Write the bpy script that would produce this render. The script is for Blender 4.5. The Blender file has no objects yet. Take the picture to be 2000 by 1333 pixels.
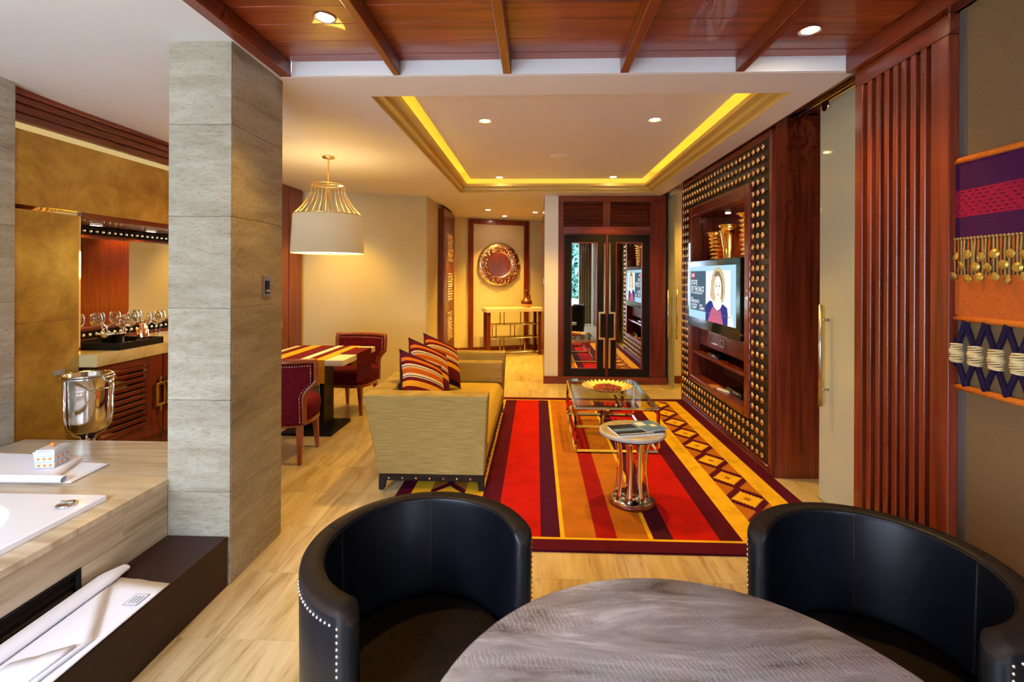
import bpy, math, random
from mathutils import Vector, Matrix
random.seed(7)
SC = bpy.context.scene
COL = SC.collection
R = math.radians

# ------------------------------------------------------------------ camera
cam_d = bpy.data.cameras.new('camera'); cam = bpy.data.objects.new('camera', cam_d); COL.objects.link(cam)
cam_d.sensor_fit = 'HORIZONTAL'; cam_d.sensor_width = 36.0; cam_d.lens = 17.0
cam_d.shift_x = -0.008; cam_d.shift_y = -0.06425; cam_d.clip_start = 0.02
yaw, roll = R(1.95), 0.004
Fv = Vector((-math.sin(yaw), math.cos(yaw), 0)); R0 = Vector((math.cos(yaw), math.sin(yaw), 0)); U0 = Vector((0, 0, 1))
rt = R0*math.cos(roll) + U0*math.sin(roll); up = U0*math.cos(roll) - R0*math.sin(roll)
cam.matrix_world = Matrix(((rt.x, up.x, -Fv.x, 0), (rt.y, up.y, -Fv.y, 0), (rt.z, up.z, -Fv.z, 1.45), (0, 0, 0, 1)))
SC.camera = cam

# ------------------------------------------------------------------ world, exposure
SC.view_settings.view_transform = 'Standard'; SC.view_settings.look = 'None'
SC.view_settings.gamma = 1.0; SC.view_settings.use_curve_mapping = False
SC.view_settings.exposure = 1.0
W = bpy.data.worlds.new('sky'); SC.world = W; W.use_nodes = True
bg = W.node_tree.nodes['Background']; bg.inputs[0].default_value = (0.645, 0.765, 1.0, 1); bg.inputs[1].default_value = 27.0
SC.cycles.max_bounces = 7; SC.cycles.diffuse_bounces = 3; SC.cycles.glossy_bounces = 4
SC.cycles.transmission_bounces = 4; SC.cycles.transparent_max_bounces = 8
SC.cycles.use_adaptive_sampling = True; SC.cycles.adaptive_threshold = 0.04; SC.cycles.adaptive_min_samples = 12
SC.cycles.sample_clamp_indirect = 6.0; SC.cycles.caustics_reflective = False; SC.cycles.caustics_refractive = False
SC.cycles.use_denoising = True
WARM = (1.0, 0.585, 0.075); SPOT_W = 75.0
# sky portal at the window wall behind the camera
pl = bpy.data.lights.new('window_portal', 'AREA'); pl.shape = 'RECTANGLE'; pl.size = 2.1; pl.size_y = 2.5; pl.cycles.is_portal = True
po = bpy.data.objects.new('window_portal', pl); COL.objects.link(po); po.location = (-1.94, -1.42, 1.27); po.rotation_euler = (R(90), 0, 0)

pl2 = pl.copy(); pl2.size = 0.9; po2 = bpy.data.objects.new('window_portal_small', pl2); COL.objects.link(po2); po2.location = (1.2, -1.42, 1.27); po2.rotation_euler = (R(90), 0, 0)

# ------------------------------------------------------------------ materials
MATS = {}
def nodes(m): return m.node_tree.nodes, m.node_tree.links
def mat(name, color, rough=0.5, metal=0.0, spec=0.5, emit=None, estr=0.0, trans=0.0, ior=1.45, sheen=0.0, coat=0.0):
    m = bpy.data.materials.new(name); m.use_nodes = True; b = m.node_tree.nodes['Principled BSDF']
    c = tuple(color) + (1,)
    b.inputs['Base Color'].default_value = c; b.inputs['Roughness'].default_value = rough; b.inputs['Metallic'].default_value = metal
    b.inputs['Specular IOR Level'].default_value = spec; b.inputs['Transmission Weight'].default_value = trans; b.inputs['IOR'].default_value = ior
    b.inputs['Sheen Weight'].default_value = sheen; b.inputs['Coat Weight'].default_value = coat
    if emit: b.inputs['Emission Color'].default_value = tuple(emit) + (1,); b.inputs['Emission Strength'].default_value = estr
    MATS[name] = m; return m
def tex(name, cols, scale=(1, 1, 1), nscale=4.0, detail=6.0, rough=0.5, metal=0.0, dist=0.0, stops=None, bump=0.0, bscale=None,
        spec=0.5, var=0.0, coat=0.0, sheen=0.0, nrough=0.55, obj=False, rot=(0, 0, 0), pits=None):
    """noise ramp over position, cols = list of linear colours"""
    m = mat(name, cols[0], rough, metal, spec, coat=coat, sheen=sheen); N, L = nodes(m); b = N['Principled BSDF']
    if obj:
        tc = N.new('ShaderNodeTexCoord'); src = tc.outputs['Object']
    else:
        g = N.new('ShaderNodeNewGeometry'); src = g.outputs['Position']
    oi = N.new('ShaderNodeObjectInfo')
    add = N.new('ShaderNodeVectorMath'); add.operation = 'ADD'
    mul = N.new('ShaderNodeMath'); mul.operation = 'MULTIPLY'; mul.inputs[1].default_value = 7.0 if var else 0.0
    L.new(oi.outputs['Random'], mul.inputs[0]); L.new(src, add.inputs[0]); L.new(mul.outputs[0], add.inputs[1])
    mp = N.new('ShaderNodeMapping'); mp.inputs['Scale'].default_value = scale; mp.inputs['Rotation'].default_value = rot
    L.new(add.outputs[0], mp.inputs[0])
    n = N.new('ShaderNodeTexNoise'); n.inputs['Scale'].default_value = nscale; n.inputs['Detail'].default_value = detail
    n.inputs['Distortion'].default_value = dist; n.inputs['Roughness'].default_value = nrough; L.new(mp.outputs[0], n.inputs['Vector'])
    r = N.new('ShaderNodeValToRGB'); e = r.color_ramp.elements
    stops = stops or [0.3 + 0.4*i/max(1, len(cols)-1) for i in range(len(cols))]
    while len(e) < len(cols): e.new(0.5)
    for i, (s, c) in enumerate(zip(stops, cols)): e[i].position = s; e[i].color = tuple(c) + (1,)
    L.new(n.outputs['Fac'], r.inputs[0]); out = r.outputs[0]
    if var:
        hv = N.new('ShaderNodeHueSaturation'); mr = N.new('ShaderNodeMapRange'); mr.inputs['To Min'].default_value = 1-var; mr.inputs['To Max'].default_value = 1+var
        L.new(oi.outputs['Random'], mr.inputs['Value']); L.new(mr.outputs[0], hv.inputs['Value']); L.new(out, hv.inputs['Color']); out = hv.outputs[0]
    if pits:
        n2 = N.new('ShaderNodeTexNoise'); n2.inputs['Scale'].default_value = pits[0]; n2.inputs['Detail'].default_value = 4
        L.new(mp.outputs[0], n2.inputs['Vector'])
        r2 = N.new('ShaderNodeValToRGB'); r2.color_ramp.elements[0].position = pits[1]; r2.color_ramp.elements[1].position = pits[1]+0.08
        r2.color_ramp.elements[0].color = tuple(pits[2])+(1,); r2.color_ramp.elements[1].color = (1, 1, 1, 1); L.new(n2.outputs['Fac'], r2.inputs[0])
        mx = N.new('ShaderNodeMix'); mx.data_type = 'RGBA'; mx.blend_type = 'MULTIPLY'; mx.inputs[0].default_value = 1.0
        L.new(out, mx.inputs[6]); L.new(r2.outputs[0], mx.inputs[7]); out = mx.outputs[2]
    L.new(out, b.inputs['Base Color'])
    if bump:
        n3 = n
        if bscale:
            n3 = N.new('ShaderNodeTexNoise'); n3.inputs['Scale'].default_value = bscale; n3.inputs['Detail'].default_value = 3; L.new(mp.outputs[0], n3.inputs['Vector'])
        bp = N.new('ShaderNodeBump'); bp.inputs['Strength'].default_value = bump; bp.inputs['Distance'].default_value = 0.004
        L.new(n3.outputs['Fac'], bp.inputs['Height']); L.new(bp.outputs[0], b.inputs['Normal'])
    return m
def thin_glass(name, tint, gloss=0.12, grough=0.0):
    m = bpy.data.materials.new(name); m.use_nodes = True; N, L = nodes(m); N.clear()
    o = N.new('ShaderNodeOutputMaterial'); t = N.new('ShaderNodeBsdfTransparent'); t.inputs[0].default_value = tuple(tint)+(1,)
    g = N.new('ShaderNodeBsdfGlossy'); g.inputs['Roughness'].default_value = grough
    lw = N.new('ShaderNodeLayerWeight'); lw.inputs[0].default_value = 0.35
    mr = N.new('ShaderNodeMapRange'); mr.inputs['To Min'].default_value = gloss*0.5; mr.inputs['To Max'].default_value = min(1, gloss*6)
    mx = N.new('ShaderNodeMixShader'); L.new(lw.outputs['Facing'], mr.inputs[0]); L.new(mr.outputs[0], mx.inputs[0])
    L.new(t.outputs[0], mx.inputs[1]); L.new(g.outputs[0], mx.inputs[2]); L.new(mx.outputs[0], o.inputs[0]); MATS[name] = m; return m
def emis(name, color, s):
    m = bpy.data.materials.new(name); m.use_nodes = True; N, L = nodes(m); N.clear()
    o = N.new('ShaderNodeOutputMaterial'); e = N.new('ShaderNodeEmission'); e.inputs[0].default_value = tuple(color)+(1,); e.inputs[1].default_value = s
    L.new(e.outputs[0], o.inputs[0]); MATS[name] = m; return m

TR = [(0.205, 0.160, 0.105), (0.305, 0.255, 0.178), (0.375, 0.325, 0.238), (0.435, 0.39, 0.30)]
tex('travertine_h', TR, scale=(1.1, 1.1, 5.5), nscale=2.2, detail=14, rough=0.42, dist=0.35, var=0.04, nrough=0.72, bump=0.3, bscale=30, pits=(34, 0.38, (0.80, 0.76, 0.70)))
tex('travertine_floor', [(0.29, 0.19, 0.075), (0.46, 0.335, 0.165), (0.56, 0.43, 0.235), (0.64, 0.52, 0.31)], scale=(4.2, 0.5, 1), nscale=2.0, detail=14, rough=0.3, dist=0.9, nrough=0.66, var=0.05, pits=(9, 0.34, (0.80, 0.72, 0.60)))
tex('travertine_deck', [(0.34, 0.24, 0.14), (0.52, 0.41, 0.27), (0.62, 0.52, 0.37)], scale=(0.7, 6, 1), nscale=2.4, detail=9, rough=0.25, dist=0.6)
tex('travertine_fascia', [(0.30, 0.21, 0.12), (0.47, 0.36, 0.23), (0.58, 0.47, 0.33)], scale=(1, 0.6, 9), nscale=2.4, detail=9, rough=0.4, dist=0.5, var=0.06)
WD = [(0.085, 0.011, 0.004), (0.16, 0.022, 0.007), (0.21, 0.034, 0.011)]
tex('wood_z', WD, scale=(14, 14, 0.7), nscale=2.0, detail=6, rough=0.28, dist=0.4, var=0.12, coat=0.3)
tex('wood_y', WD, scale=(14, 0.7, 14), nscale=2.0, detail=6, rough=0.28, dist=0.4, var=0.12, coat=0.3)
tex('wood_x', WD, scale=(0.7, 14, 14), nscale=2.0, detail=6, rough=0.28, dist=0.4, var=0.12, coat=0.3)
tex('plank_x', [(0.13, 0.018, 0.005), (0.23, 0.036, 0.009), (0.29, 0.055, 0.014)], scale=(0.6, 16, 16), nscale=1.8, detail=7, rough=0.3, dist=0.5, var=0.1, coat=0.25)
tex('wood_chair', [(0.20, 0.035, 0.010), (0.30, 0.065, 0.018)], scale=(12, 12, 1), nscale=3, rough=0.3, coat=0.3)
tex('wood_black', [(0.010, 0.006, 0.004), (0.016, 0.010, 0.007)], scale=(12, 12, 1), nscale=3, rough=0.45, spec=0.25)
tex('wood_step', [(0.022, 0.008, 0.005), (0.038, 0.013, 0.008)], scale=(10, 1, 10), nscale=3, rough=0.42, spec=0.3)
tex('gold_plaster', [(0.20, 0.085, 0.010), (0.40, 0.20, 0.026), (0.54, 0.30, 0.05), (0.68, 0.46, 0.14)], scale=(1, 1, 1), nscale=3.2, detail=12, rough=0.38, dist=0.25, nrough=0.68, stops=[0.28, 0.46, 0.6, 0.78], bump=0.1)
tex('stone_gold', [(0.42, 0.28, 0.09), (0.62, 0.45, 0.18), (0.70, 0.55, 0.28)], nscale=5, detail=8, rough=0.3, dist=0.5)
mat('white_paint', (0.80, 0.78, 0.74), 0.6)
mat('fascia_paint', (0.90, 0.90, 0.91), 0.5)
mat('cream_paint', (0.72, 0.62, 0.42), 0.6)
mat('gold_paint', (0.62, 0.43, 0.10), 0.4)
m = mat('wallpaper', (0.70, 0.61, 0.42), 0.55); N, L = nodes(m)
g = N.new('ShaderNodeNewGeometry'); mp = N.new('ShaderNodeMapping'); mp.inputs['Rotation'].default_value = (0, R(40), 0); L.new(g.outputs['Position'], mp.inputs[0])
wv = N.new('ShaderNodeTexWave'); wv.bands_direction = 'X'; wv.inputs['Scale'].default_value = 14; wv.inputs['Distortion'].default_value = 1.5; wv.inputs['Detail'].default_value = 2; wv.inputs['Detail Scale'].default_value = 6
L.new(mp.outputs[0], wv.inputs['Vector']); r = N.new('ShaderNodeValToRGB'); r.color_ramp.elements[0].color = (0.58, 0.48, 0.27, 1); r.color_ramp.elements[1].color = (0.68, 0.59, 0.37, 1)
L.new(wv.outputs['Fac'], r.inputs[0]); L.new(r.outputs[0], N['Principled BSDF'].inputs['Base Color'])
tex('wall_fabric', [(0.125, 0.068, 0.022), (0.185, 0.108, 0.040)], scale=(60, 160, 60), nscale=3, detail=3, rough=0.9, bump=0.4)
tex('leather', [(0.003, 0.003, 0.005), (0.005, 0.005, 0.008)], spec=0.36, scale=(1, 1, 1), nscale=60, detail=3, rough=0.38, bump=0.25, bscale=6, obj=True)
tex('leather_brown', [(0.016, 0.009, 0.006), (0.024, 0.014, 0.010)], nscale=50, detail=3, rough=0.6, spec=0.16, obj=True)
tex('sofa_fabric', [(0.24, 0.155, 0.042), (0.34, 0.235, 0.074), (0.41, 0.30, 0.108)], scale=(1.5, 1.5, 40), nscale=5, detail=5, rough=0.9, spec=0.2, bump=0.2)
tex('sofa_seat', [(0.42, 0.26, 0.035), (0.54, 0.36, 0.06)], scale=(3, 10, 3), nscale=8, detail=5, rough=0.9, spec=0.2)
tex('red_velvet', [(0.085, 0.001, 0.006), (0.13, 0.002, 0.009)], nscale=30, rough=0.85, spec=0.2, obj=True)
RUG = {'rug_red': (0.42, 0.006, 0.003), 'rug_darkred': (0.27, 0.005, 0.005), 'rug_purple': (0.075, 0.002, 0.014), 'rug_plum': (0.055, 0.003, 0.024), 'rug_orange': (0.40, 0.125, 0.010), 'rug_gold': (0.72, 0.40, 0.012), 'rug_brown': (0.33, 0.12, 0.012)}
for k, c in RUG.items(): tex(k, [tuple(v*0.78 for v in c), c, tuple(min(1, v*1.12) for v in c)], nscale=7, detail=7, rough=0.95, spec=0.15, nrough=0.6)
for k, c in {'cloth_red': (0.13, 0.003, 0.008), 'cloth_plum': (0.10, 0.003, 0.028), 'cloth_gold': (0.70, 0.33, 0.02), 'cloth_orange': (0.62, 0.17, 0.015), 'cloth_cream': (0.75, 0.62, 0.38), 'cloth_black': (0.02, 0.012, 0.01), 'cloth_white': (0.72, 0.64, 0.60),
             'cloth_purple': (0.055, 0.006, 0.045), 'cloth_crimson': (0.28, 0.006, 0.028), 'cloth_rust': (0.45, 0.095, 0.012), 'cloth_navy': (0.014, 0.006, 0.026), 'raffia': (0.62, 0.45, 0.20), 'string_tan': (0.42, 0.22, 0.06)}.items():
    tex(k, [tuple(v*0.75 for v in c), tuple(min(1, v*1.1) for v in c)], scale=(20, 20, 90), nscale=4, detail=3, rough=0.9, spec=0.2)
mat('chrome', (0.82, 0.80, 0.77), 0.08, 1.0)
mat('steel', (0.62, 0.60, 0.56), 0.25, 1.0)
mat('brass', (0.86, 0.60, 0.25), 0.18, 1.0)
mat('gold_leaf', (0.95, 0.62, 0.18), 0.16, 1.0)
mat('old_gold', (0.60, 0.43, 0.10), 0.36, 0.9)
mat('bowl_gold', (0.62, 0.48, 0.20), 0.42, 0.6)
mat('stud_metal', (0.88, 0.66, 0.40), 0.16, 1.0)
mat('copper', (0.85, 0.42, 0.25), 0.18, 1.0)
mat('pewter', (0.66, 0.52, 0.42), 0.22, 1.0)
mat('nail_metal', (0.80, 0.74, 0.66), 0.25, 1.0)
mat('mirror', (0.88, 0.88, 0.86), 0.0, 1.0)
mat('mirror_gold', (0.85, 0.66, 0.36), 0.04, 1.0)
mat('wall_edge_shade', (0.10, 0.075, 0.06), 0.7)  # darkened wall tone imitating shade along the edge
mat('black_panel', (0.010, 0.007, 0.005), 0.55, spec=0.2)
mat('dark_panel', (0.028, 0.016, 0.010), 0.4)
mat('black_plastic', (0.008, 0.008, 0.010), 0.12)
mat('plastic_grey', (0.35, 0.33, 0.30), 0.4)
mat('acrylic', (0.86, 0.86, 0.90), 0.12)
mat('towel', (0.82, 0.79, 0.82), 0.95, sheen=0.3)
mat('paper', (0.80, 0.78, 0.74), 0.6)
mat('ceramic', (0.62, 0.66, 0.72), 0.3)
mat('ceramic_blue', (0.22, 0.30, 0.42), 0.3)
mat('orange_bead', (0.75, 0.24, 0.03), 0.3)
mat('print_blue', (0.10, 0.20, 0.42), 0.25); mat('print_dark', (0.02, 0.025, 0.05), 0.2); mat('print_pale', (0.55, 0.60, 0.66), 0.3)
mat('terracotta', (0.10, 0.018, 0.010), 0.25); mat('terracotta_light', (0.55, 0.22, 0.07), 0.35)
tex('potpourri', [(0.14, 0.015, 0.008), (0.30, 0.05, 0.02), (0.42, 0.16, 0.06)], nscale=60, rough=0.9)
def fossil_marble():
    m = mat('marble_round', (0.4, 0.37, 0.35), 0.22); N, L = nodes(m); b = N['Principled BSDF']
    tc = N.new('ShaderNodeTexCoord'); mp = N.new('ShaderNodeMapping'); mp.inputs['Rotation'].default_value = (0, 0, R(-24)); mp.inputs['Scale'].default_value = (0.7, 3.4, 1); L.new(tc.outputs['Object'], mp.inputs[0])
    n1 = N.new('ShaderNodeTexNoise'); n1.inputs['Scale'].default_value = 3.0; n1.inputs['Detail'].default_value = 12; n1.inputs['Distortion'].default_value = 0.7; n1.inputs['Roughness'].default_value = 0.68; L.new(mp.outputs[0], n1.inputs['Vector'])
    r1 = N.new('ShaderNodeValToRGB'); e = r1.color_ramp.elements; e[0].position = 0.35; e[0].color = (0.12, 0.095, 0.08, 1); e[1].position = 0.66; e[1].color = (0.78, 0.77, 0.77, 1)
    x = e.new(0.44); x.color = (0.30, 0.265, 0.245, 1); x = e.new(0.55); x.color = (0.43, 0.40, 0.39, 1); L.new(n1.outputs['Fac'], r1.inputs[0])
    mp2 = N.new('ShaderNodeMapping'); mp2.inputs['Rotation'].default_value = (0, 0, R(70)); L.new(tc.outputs['Object'], mp2.inputs[0])
    wv = N.new('ShaderNodeTexWave'); wv.bands_direction = 'Y'; wv.inputs['Scale'].default_value = 34; wv.inputs['Distortion'].default_value = 7; wv.inputs['Detail'].default_value = 4; wv.inputs['Detail Scale'].default_value = 1.6; L.new(mp2.outputs[0], wv.inputs['Vector'])
    n2 = N.new('ShaderNodeTexNoise'); n2.inputs['Scale'].default_value = 4.5; n2.inputs['Detail'].default_value = 3; L.new(mp.outputs[0], n2.inputs['Vector'])
    r2 = N.new('ShaderNodeValToRGB'); r2.color_ramp.elements[0].position = 0.42; r2.color_ramp.elements[1].position = 0.62; L.new(n2.outputs['Fac'], r2.inputs[0])
    r3 = N.new('ShaderNodeValToRGB'); r3.color_ramp.elements[0].position = 0.72; r3.color_ramp.elements[1].position = 0.98; L.new(wv.outputs['Fac'], r3.inputs[0])
    mu = N.new('ShaderNodeMath'); mu.operation = 'MULTIPLY'; L.new(r2.outputs[0], mu.inputs[0]); L.new(r3.outputs[0], mu.inputs[1])
    m2 = N.new('ShaderNodeMath'); m2.operation = 'MULTIPLY'; m2.inputs[1].default_value = 0.45; L.new(mu.outputs[0], m2.inputs[0])
    mx = N.new('ShaderNodeMix'); mx.data_type = 'RGBA'; L.new(m2.outputs[0], mx.inputs[0]); L.new(r1.outputs[0], mx.inputs[6]); mx.inputs[7].default_value = (0.72, 0.69, 0.68, 1); L.new(mx.outputs[2], b.inputs['Base Color'])
fossil_marble()
tex('marble_side', [(0.22, 0.17, 0.10), (0.34, 0.28, 0.19), (0.42, 0.37, 0.28)], nscale=9, detail=8, rough=0.15, dist=1.2)
tex('marble_edge', [(0.34, 0.32, 0.30), (0.50, 0.48, 0.46)], nscale=9, detail=8, rough=0.2)
tex('stone_cream', [(0.66, 0.56, 0.38), (0.76, 0.68, 0.50)], nscale=6, detail=8, rough=0.3)
m = mat('lamp_shade', (0.62, 0.54, 0.40), 0.8, emit=(1.0, 0.66, 0.24), estr=0.11)
mat('frosted_glass', (0.60, 0.60, 0.42), 0.06, trans=0.3, ior=1.3)
mat('glass_edge', (0.30, 0.36, 0.26), 0.1)
thin_glass('clear_glass', (0.97, 0.97, 0.95), 0.10)
thin_glass('table_glass', (0.86, 0.92, 0.86), 0.06)
thin_glass('window_glass', (0.97, 0.98, 0.98), 0.06)
emis('cove_light', (1.0, 0.62, 0.05), 6.0)
emis('lamp_glow', (1.0, 0.80, 0.50), 60.0)
emis('slot_glow', (1.0, 0.70, 0.28), 0.33)
emis('shade_glow', (1.0, 0.80, 0.50), 2.6)
emis('small_glow', (1.0, 0.85, 0.65), 4.0)
emis('tv_blue', (0.42, 0.66, 0.82), 0.62); emis('tv_slate', (0.055, 0.085, 0.12), 0.9); emis('tv_pale', (0.62, 0.78, 0.84), 0.8); emis('tv_white', (0.85, 0.88, 0.90), 0.85)
emis('tv_red', (0.65, 0.02, 0.02), 0.8); emis('tv_skin', (0.78, 0.62, 0.58), 0.8); emis('tv_hair', (0.46, 0.36, 0.20), 0.8); emis('tv_hairdark', (0.20, 0.15, 0.09), 0.7); emis('tv_navy', (0.03, 0.035, 0.16), 0.8); emis('tv_pink', (0.42, 0.10, 0.17), 0.8); emis('tv_line', (0.12, 0.16, 0.2), 0.6); emis('tv_lips', (0.5, 0.22, 0.24), 0.8)
tex('leaf', [(0.006, 0.03, 0.02), (0.015, 0.07, 0.05), (0.04, 0.13, 0.10)], nscale=3, rough=0.6)
mat('bounce_stone', (0.66, 0.64, 0.66), 0.7); mat('bark', (0.05, 0.03, 0.02), 0.9); mat('lawn', (0.08, 0.16, 0.07), 0.9)
tex('curtain', [(0.30, 0.25, 0.16), (0.50, 0.43, 0.30)], scale=(22, 1, 0.2), nscale=3, rough=0.9)

# ------------------------------------------------------------------ mesh helpers
class MB:
    def __init__(s): s.v = []; s.f = []; s.m = []; s.sm = []; s.mats = []
    def mi(s, m):
        if m not in s.mats: s.mats.append(m)
        return s.mats.index(m)
    def face(s, idx, m, sm=False): s.f.append(tuple(idx)); s.m.append(s.mi(m)); s.sm.append(sm)
    def box(s, x0, x1, y0, y1, z0, z1, m, M=None):
        b = len(s.v); P = [(x0, y0, z0), (x1, y0, z0), (x1, y1, z0), (x0, y1, z0), (x0, y0, z1), (x1, y0, z1), (x1, y1, z1), (x0, y1, z1)]
        s.v += [tuple(M @ Vector(p)) if M else p for p in P]
        for q in ((3, 2, 1, 0), (4, 5, 6, 7), (0, 1, 5, 4), (1, 2, 6, 5), (2, 3, 7, 6), (3, 0, 4, 7)): s.face([b+i for i in q], m)
        return s
    def hexa(s, P, m):
        b = len(s.v); s.v += [tuple(p) for p in P]
        for q in ((3, 2, 1, 0), (4, 5, 6, 7), (0, 1, 5, 4), (1, 2, 6, 5), (2, 3, 7, 6), (3, 0, 4, 7)): s.face([b+i for i in q], m)
        return s
    def prism(s, poly, z0, z1, m, M=None):
        b = len(s.v); n = len(poly); P = [(x, y, z0) for x, y in poly] + [(x, y, z1) for x, y in poly]
        s.v += [tuple(M @ Vector(p)) if M else p for p in P]
        s.face([b+i for i in range(n-1, -1, -1)], m); s.face([b+n+i for i in range(n)], m)
        for i in range(n): j = (i+1) % n; s.face((b+i, b+j, b+n+j, b+n+i), m)
        return s
    def lathe(s, prof, c, m, n=24, a0=0, a1=2*math.pi, sm=True, cap=True, M=None):
        b = len(s.v); full = abs(a1-a0-2*math.pi) < 1e-6; k = n if full else n+1
        for r_, z_ in prof:
            for i in range(k):
                a = a0+(a1-a0)*i/n; p = Vector((c[0]+r_*math.cos(a), c[1]+r_*math.sin(a), c[2]+z_)); s.v.append(tuple(M @ p) if M else tuple(p))
        for j in range(len(prof)-1):
            for i in range(n):
                i2 = (i+1) % k; s.face((b+j*k+i, b+j*k+i2, b+(j+1)*k+i2, b+(j+1)*k+i), m, sm)
        if cap and full:
            if prof[0][0] > 1e-5: s.face([b+i for i in range(k-1, -1, -1)], m)
            if prof[-1][0] > 1e-5: s.face([b+(len(prof)-1)*k+i for i in range(k)], m)
        return s
    def tube(s, pts, r_, m, n=8, closed=False, sm=True):
        pts = [Vector(p) for p in pts]; b = len(s.v); K = len(pts); rr = r_ if isinstance(r_, (list, tuple)) else [r_]*K
        nrm = None
        for i, p in enumerate(pts):
            if closed: t = pts[(i+1) % K]-pts[i-1]
            else: t = pts[min(i+1, K-1)]-pts[max(i-1, 0)]
            t.normalize()
            if nrm is None:
                nrm = t.orthogonal().normalized()
            else:
                nrm = (nrm - t*nrm.dot(t))
                nrm = nrm.normalized() if nrm.length > 1e-6 else t.orthogonal().normalized()
            bi = t.cross(nrm)
            for j in range(n):
                a = 2*math.pi*j/n+math.pi/n; s.v.append(tuple(p+(nrm*math.cos(a)+bi*math.sin(a))*rr[i]))
        for i in range(K if closed else K-1):
            i2 = (i+1) % K
            for j in range(n): j2 = (j+1) % n; s.face((b+i*n+j, b+i*n+j2, b+i2*n+j2, b+i2*n+j), m, sm)
        if not closed: s.face([b+j for j in range(n-1, -1, -1)], m); s.face([b+(K-1)*n+j for j in range(n)], m)
        return s
    def bar(s, p0, p1, w, m): return s.tube([p0, p1], w*0.7071, m, n=4, sm=False)
    def sphere(s, c, r_, m, n=8, k=5, sx=1, sy=1, sz=1):
        prof = [(max(1e-6, math.sin(math.pi*i/k)), -math.cos(math.pi*i/k)) for i in range(k+1)]
        M = Matrix.Translation(c) @ Matrix.Diagonal((r_*sx, r_*sy, r_*sz, 1)); return s.lathe(prof, (0, 0, 0), m, n, cap=False, M=M)
    def grid(s, fn, nu, nv, m, sm=True, mf=None, wrap=False):
        b = len(s.v)
        for j in range(nv+1):
            for i in range(nu+1): s.v.append(tuple(fn(i/nu, j/nv)))
        for j in range(nv):
            for i in range(nu):
                a = b+j*(nu+1)+i; s.face((a, a+1, a+nu+2, a+nu+1), mf(i, j) if mf else m, sm)
        return s
    def build(s, name, parent=None, bevel=0.0, seg=2, M=None, solid=0.0, subd=0):
        me = bpy.data.meshes.new(name); me.from_pydata(s.v, [], s.f)
        for k in s.mats: me.materials.append(MATS[k])
        me.polygons.foreach_set('material_index', s.m); me.polygons.foreach_set('use_smooth', s.sm); me.update()
        o = bpy.data.objects.new(name, me); COL.objects.link(o)
        if M is not None: o.matrix_world = M
        if parent is not None: o.parent = parent
        if solid: md = o.modifiers.new('solid', 'SOLIDIFY'); md.thickness = solid; md.offset = 0
        if bevel:
            md = o.modifiers.new('bevel', 'BEVEL'); md.width = bevel; md.segments = seg; md.limit_method = 'ANGLE'; md.angle_limit = R(35); md.harden_normals = False
        if subd: md = o.modifiers.new('sub', 'SUBSURF'); md.levels = subd; md.render_levels = subd
        return o
def tag(o, label, cat, group=None, kind=None):
    o['label'] = label; o['category'] = cat
    if group: o['group'] = group
    if kind: o['kind'] = kind
    return o
def empty(name, loc=(0, 0, 0), rz=0.0, rot=None):
    o = bpy.data.objects.new(name, None); COL.objects.link(o); o.location = loc; o.rotation_euler = rot or (0, 0, rz); o.empty_display_size = 0.05; return o
def thing(name, label, cat, loc=(0, 0, 0), rz=0.0, group=None, rot=None): return tag(empty(name, loc, rz, rot), label, cat, group)
def struct(o, label, cat): return tag(o, label, cat, None, 'structure')
def copy_tree(o, parent=None):
    c = o.copy(); COL.objects.link(c); c.parent = parent
    for ch in list(o.children): copy_tree(ch, c)
    return c
def bx(name, x0, x1, y0, y1, z0, z1, m, parent=None, bevel=0.0, seg=2): return MB().box(x0, x1, y0, y1, z0, z1, m).build(name, parent, bevel, seg)
def link_mesh(name, me, parent, loc=(0, 0, 0), rot=(0, 0, 0), scale=(1, 1, 1)):
    o = bpy.data.objects.new(name, me); COL.objects.link(o); o.location = loc; o.rotation_euler = rot; o.scale = scale; o.parent = parent; return o
def arc(c, r_, a0, a1, n, z=0): return [(c[0]+r_*math.cos(a0+(a1-a0)*i/n), c[1]+r_*math.sin(a0+(a1-a0)*i/n), z) for i in range(n+1)]

# ================================================================== STRUCTURE
# floor: bed + stone tiles
floor = struct(bx('floor', -3.7, 3.7, -1.6, 9.9, -0.06, -0.006, 'travertine_floor'), 'honed beige travertine floor with long veins running away from the window', 'floor')
TX, TY = 0.86, 0.43
tm = None
for i in range(9):
    for j in range(26):
        x = -3.87+i*TX+0.02; y = -1.57+j*TY+0.01
        if x+TX > 3.7 or y+TY > 9.9: continue
        if tm is None:
            o = MB().box(0.0008, TX-0.0008, 0.0008, TY-0.0008, -0.006, 0, 'travertine_floor').build('tile', floor); tm = o.data; o.location = (x, y, 0)
        else: link_mesh('tile', tm, floor, (x, y, 0))

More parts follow.
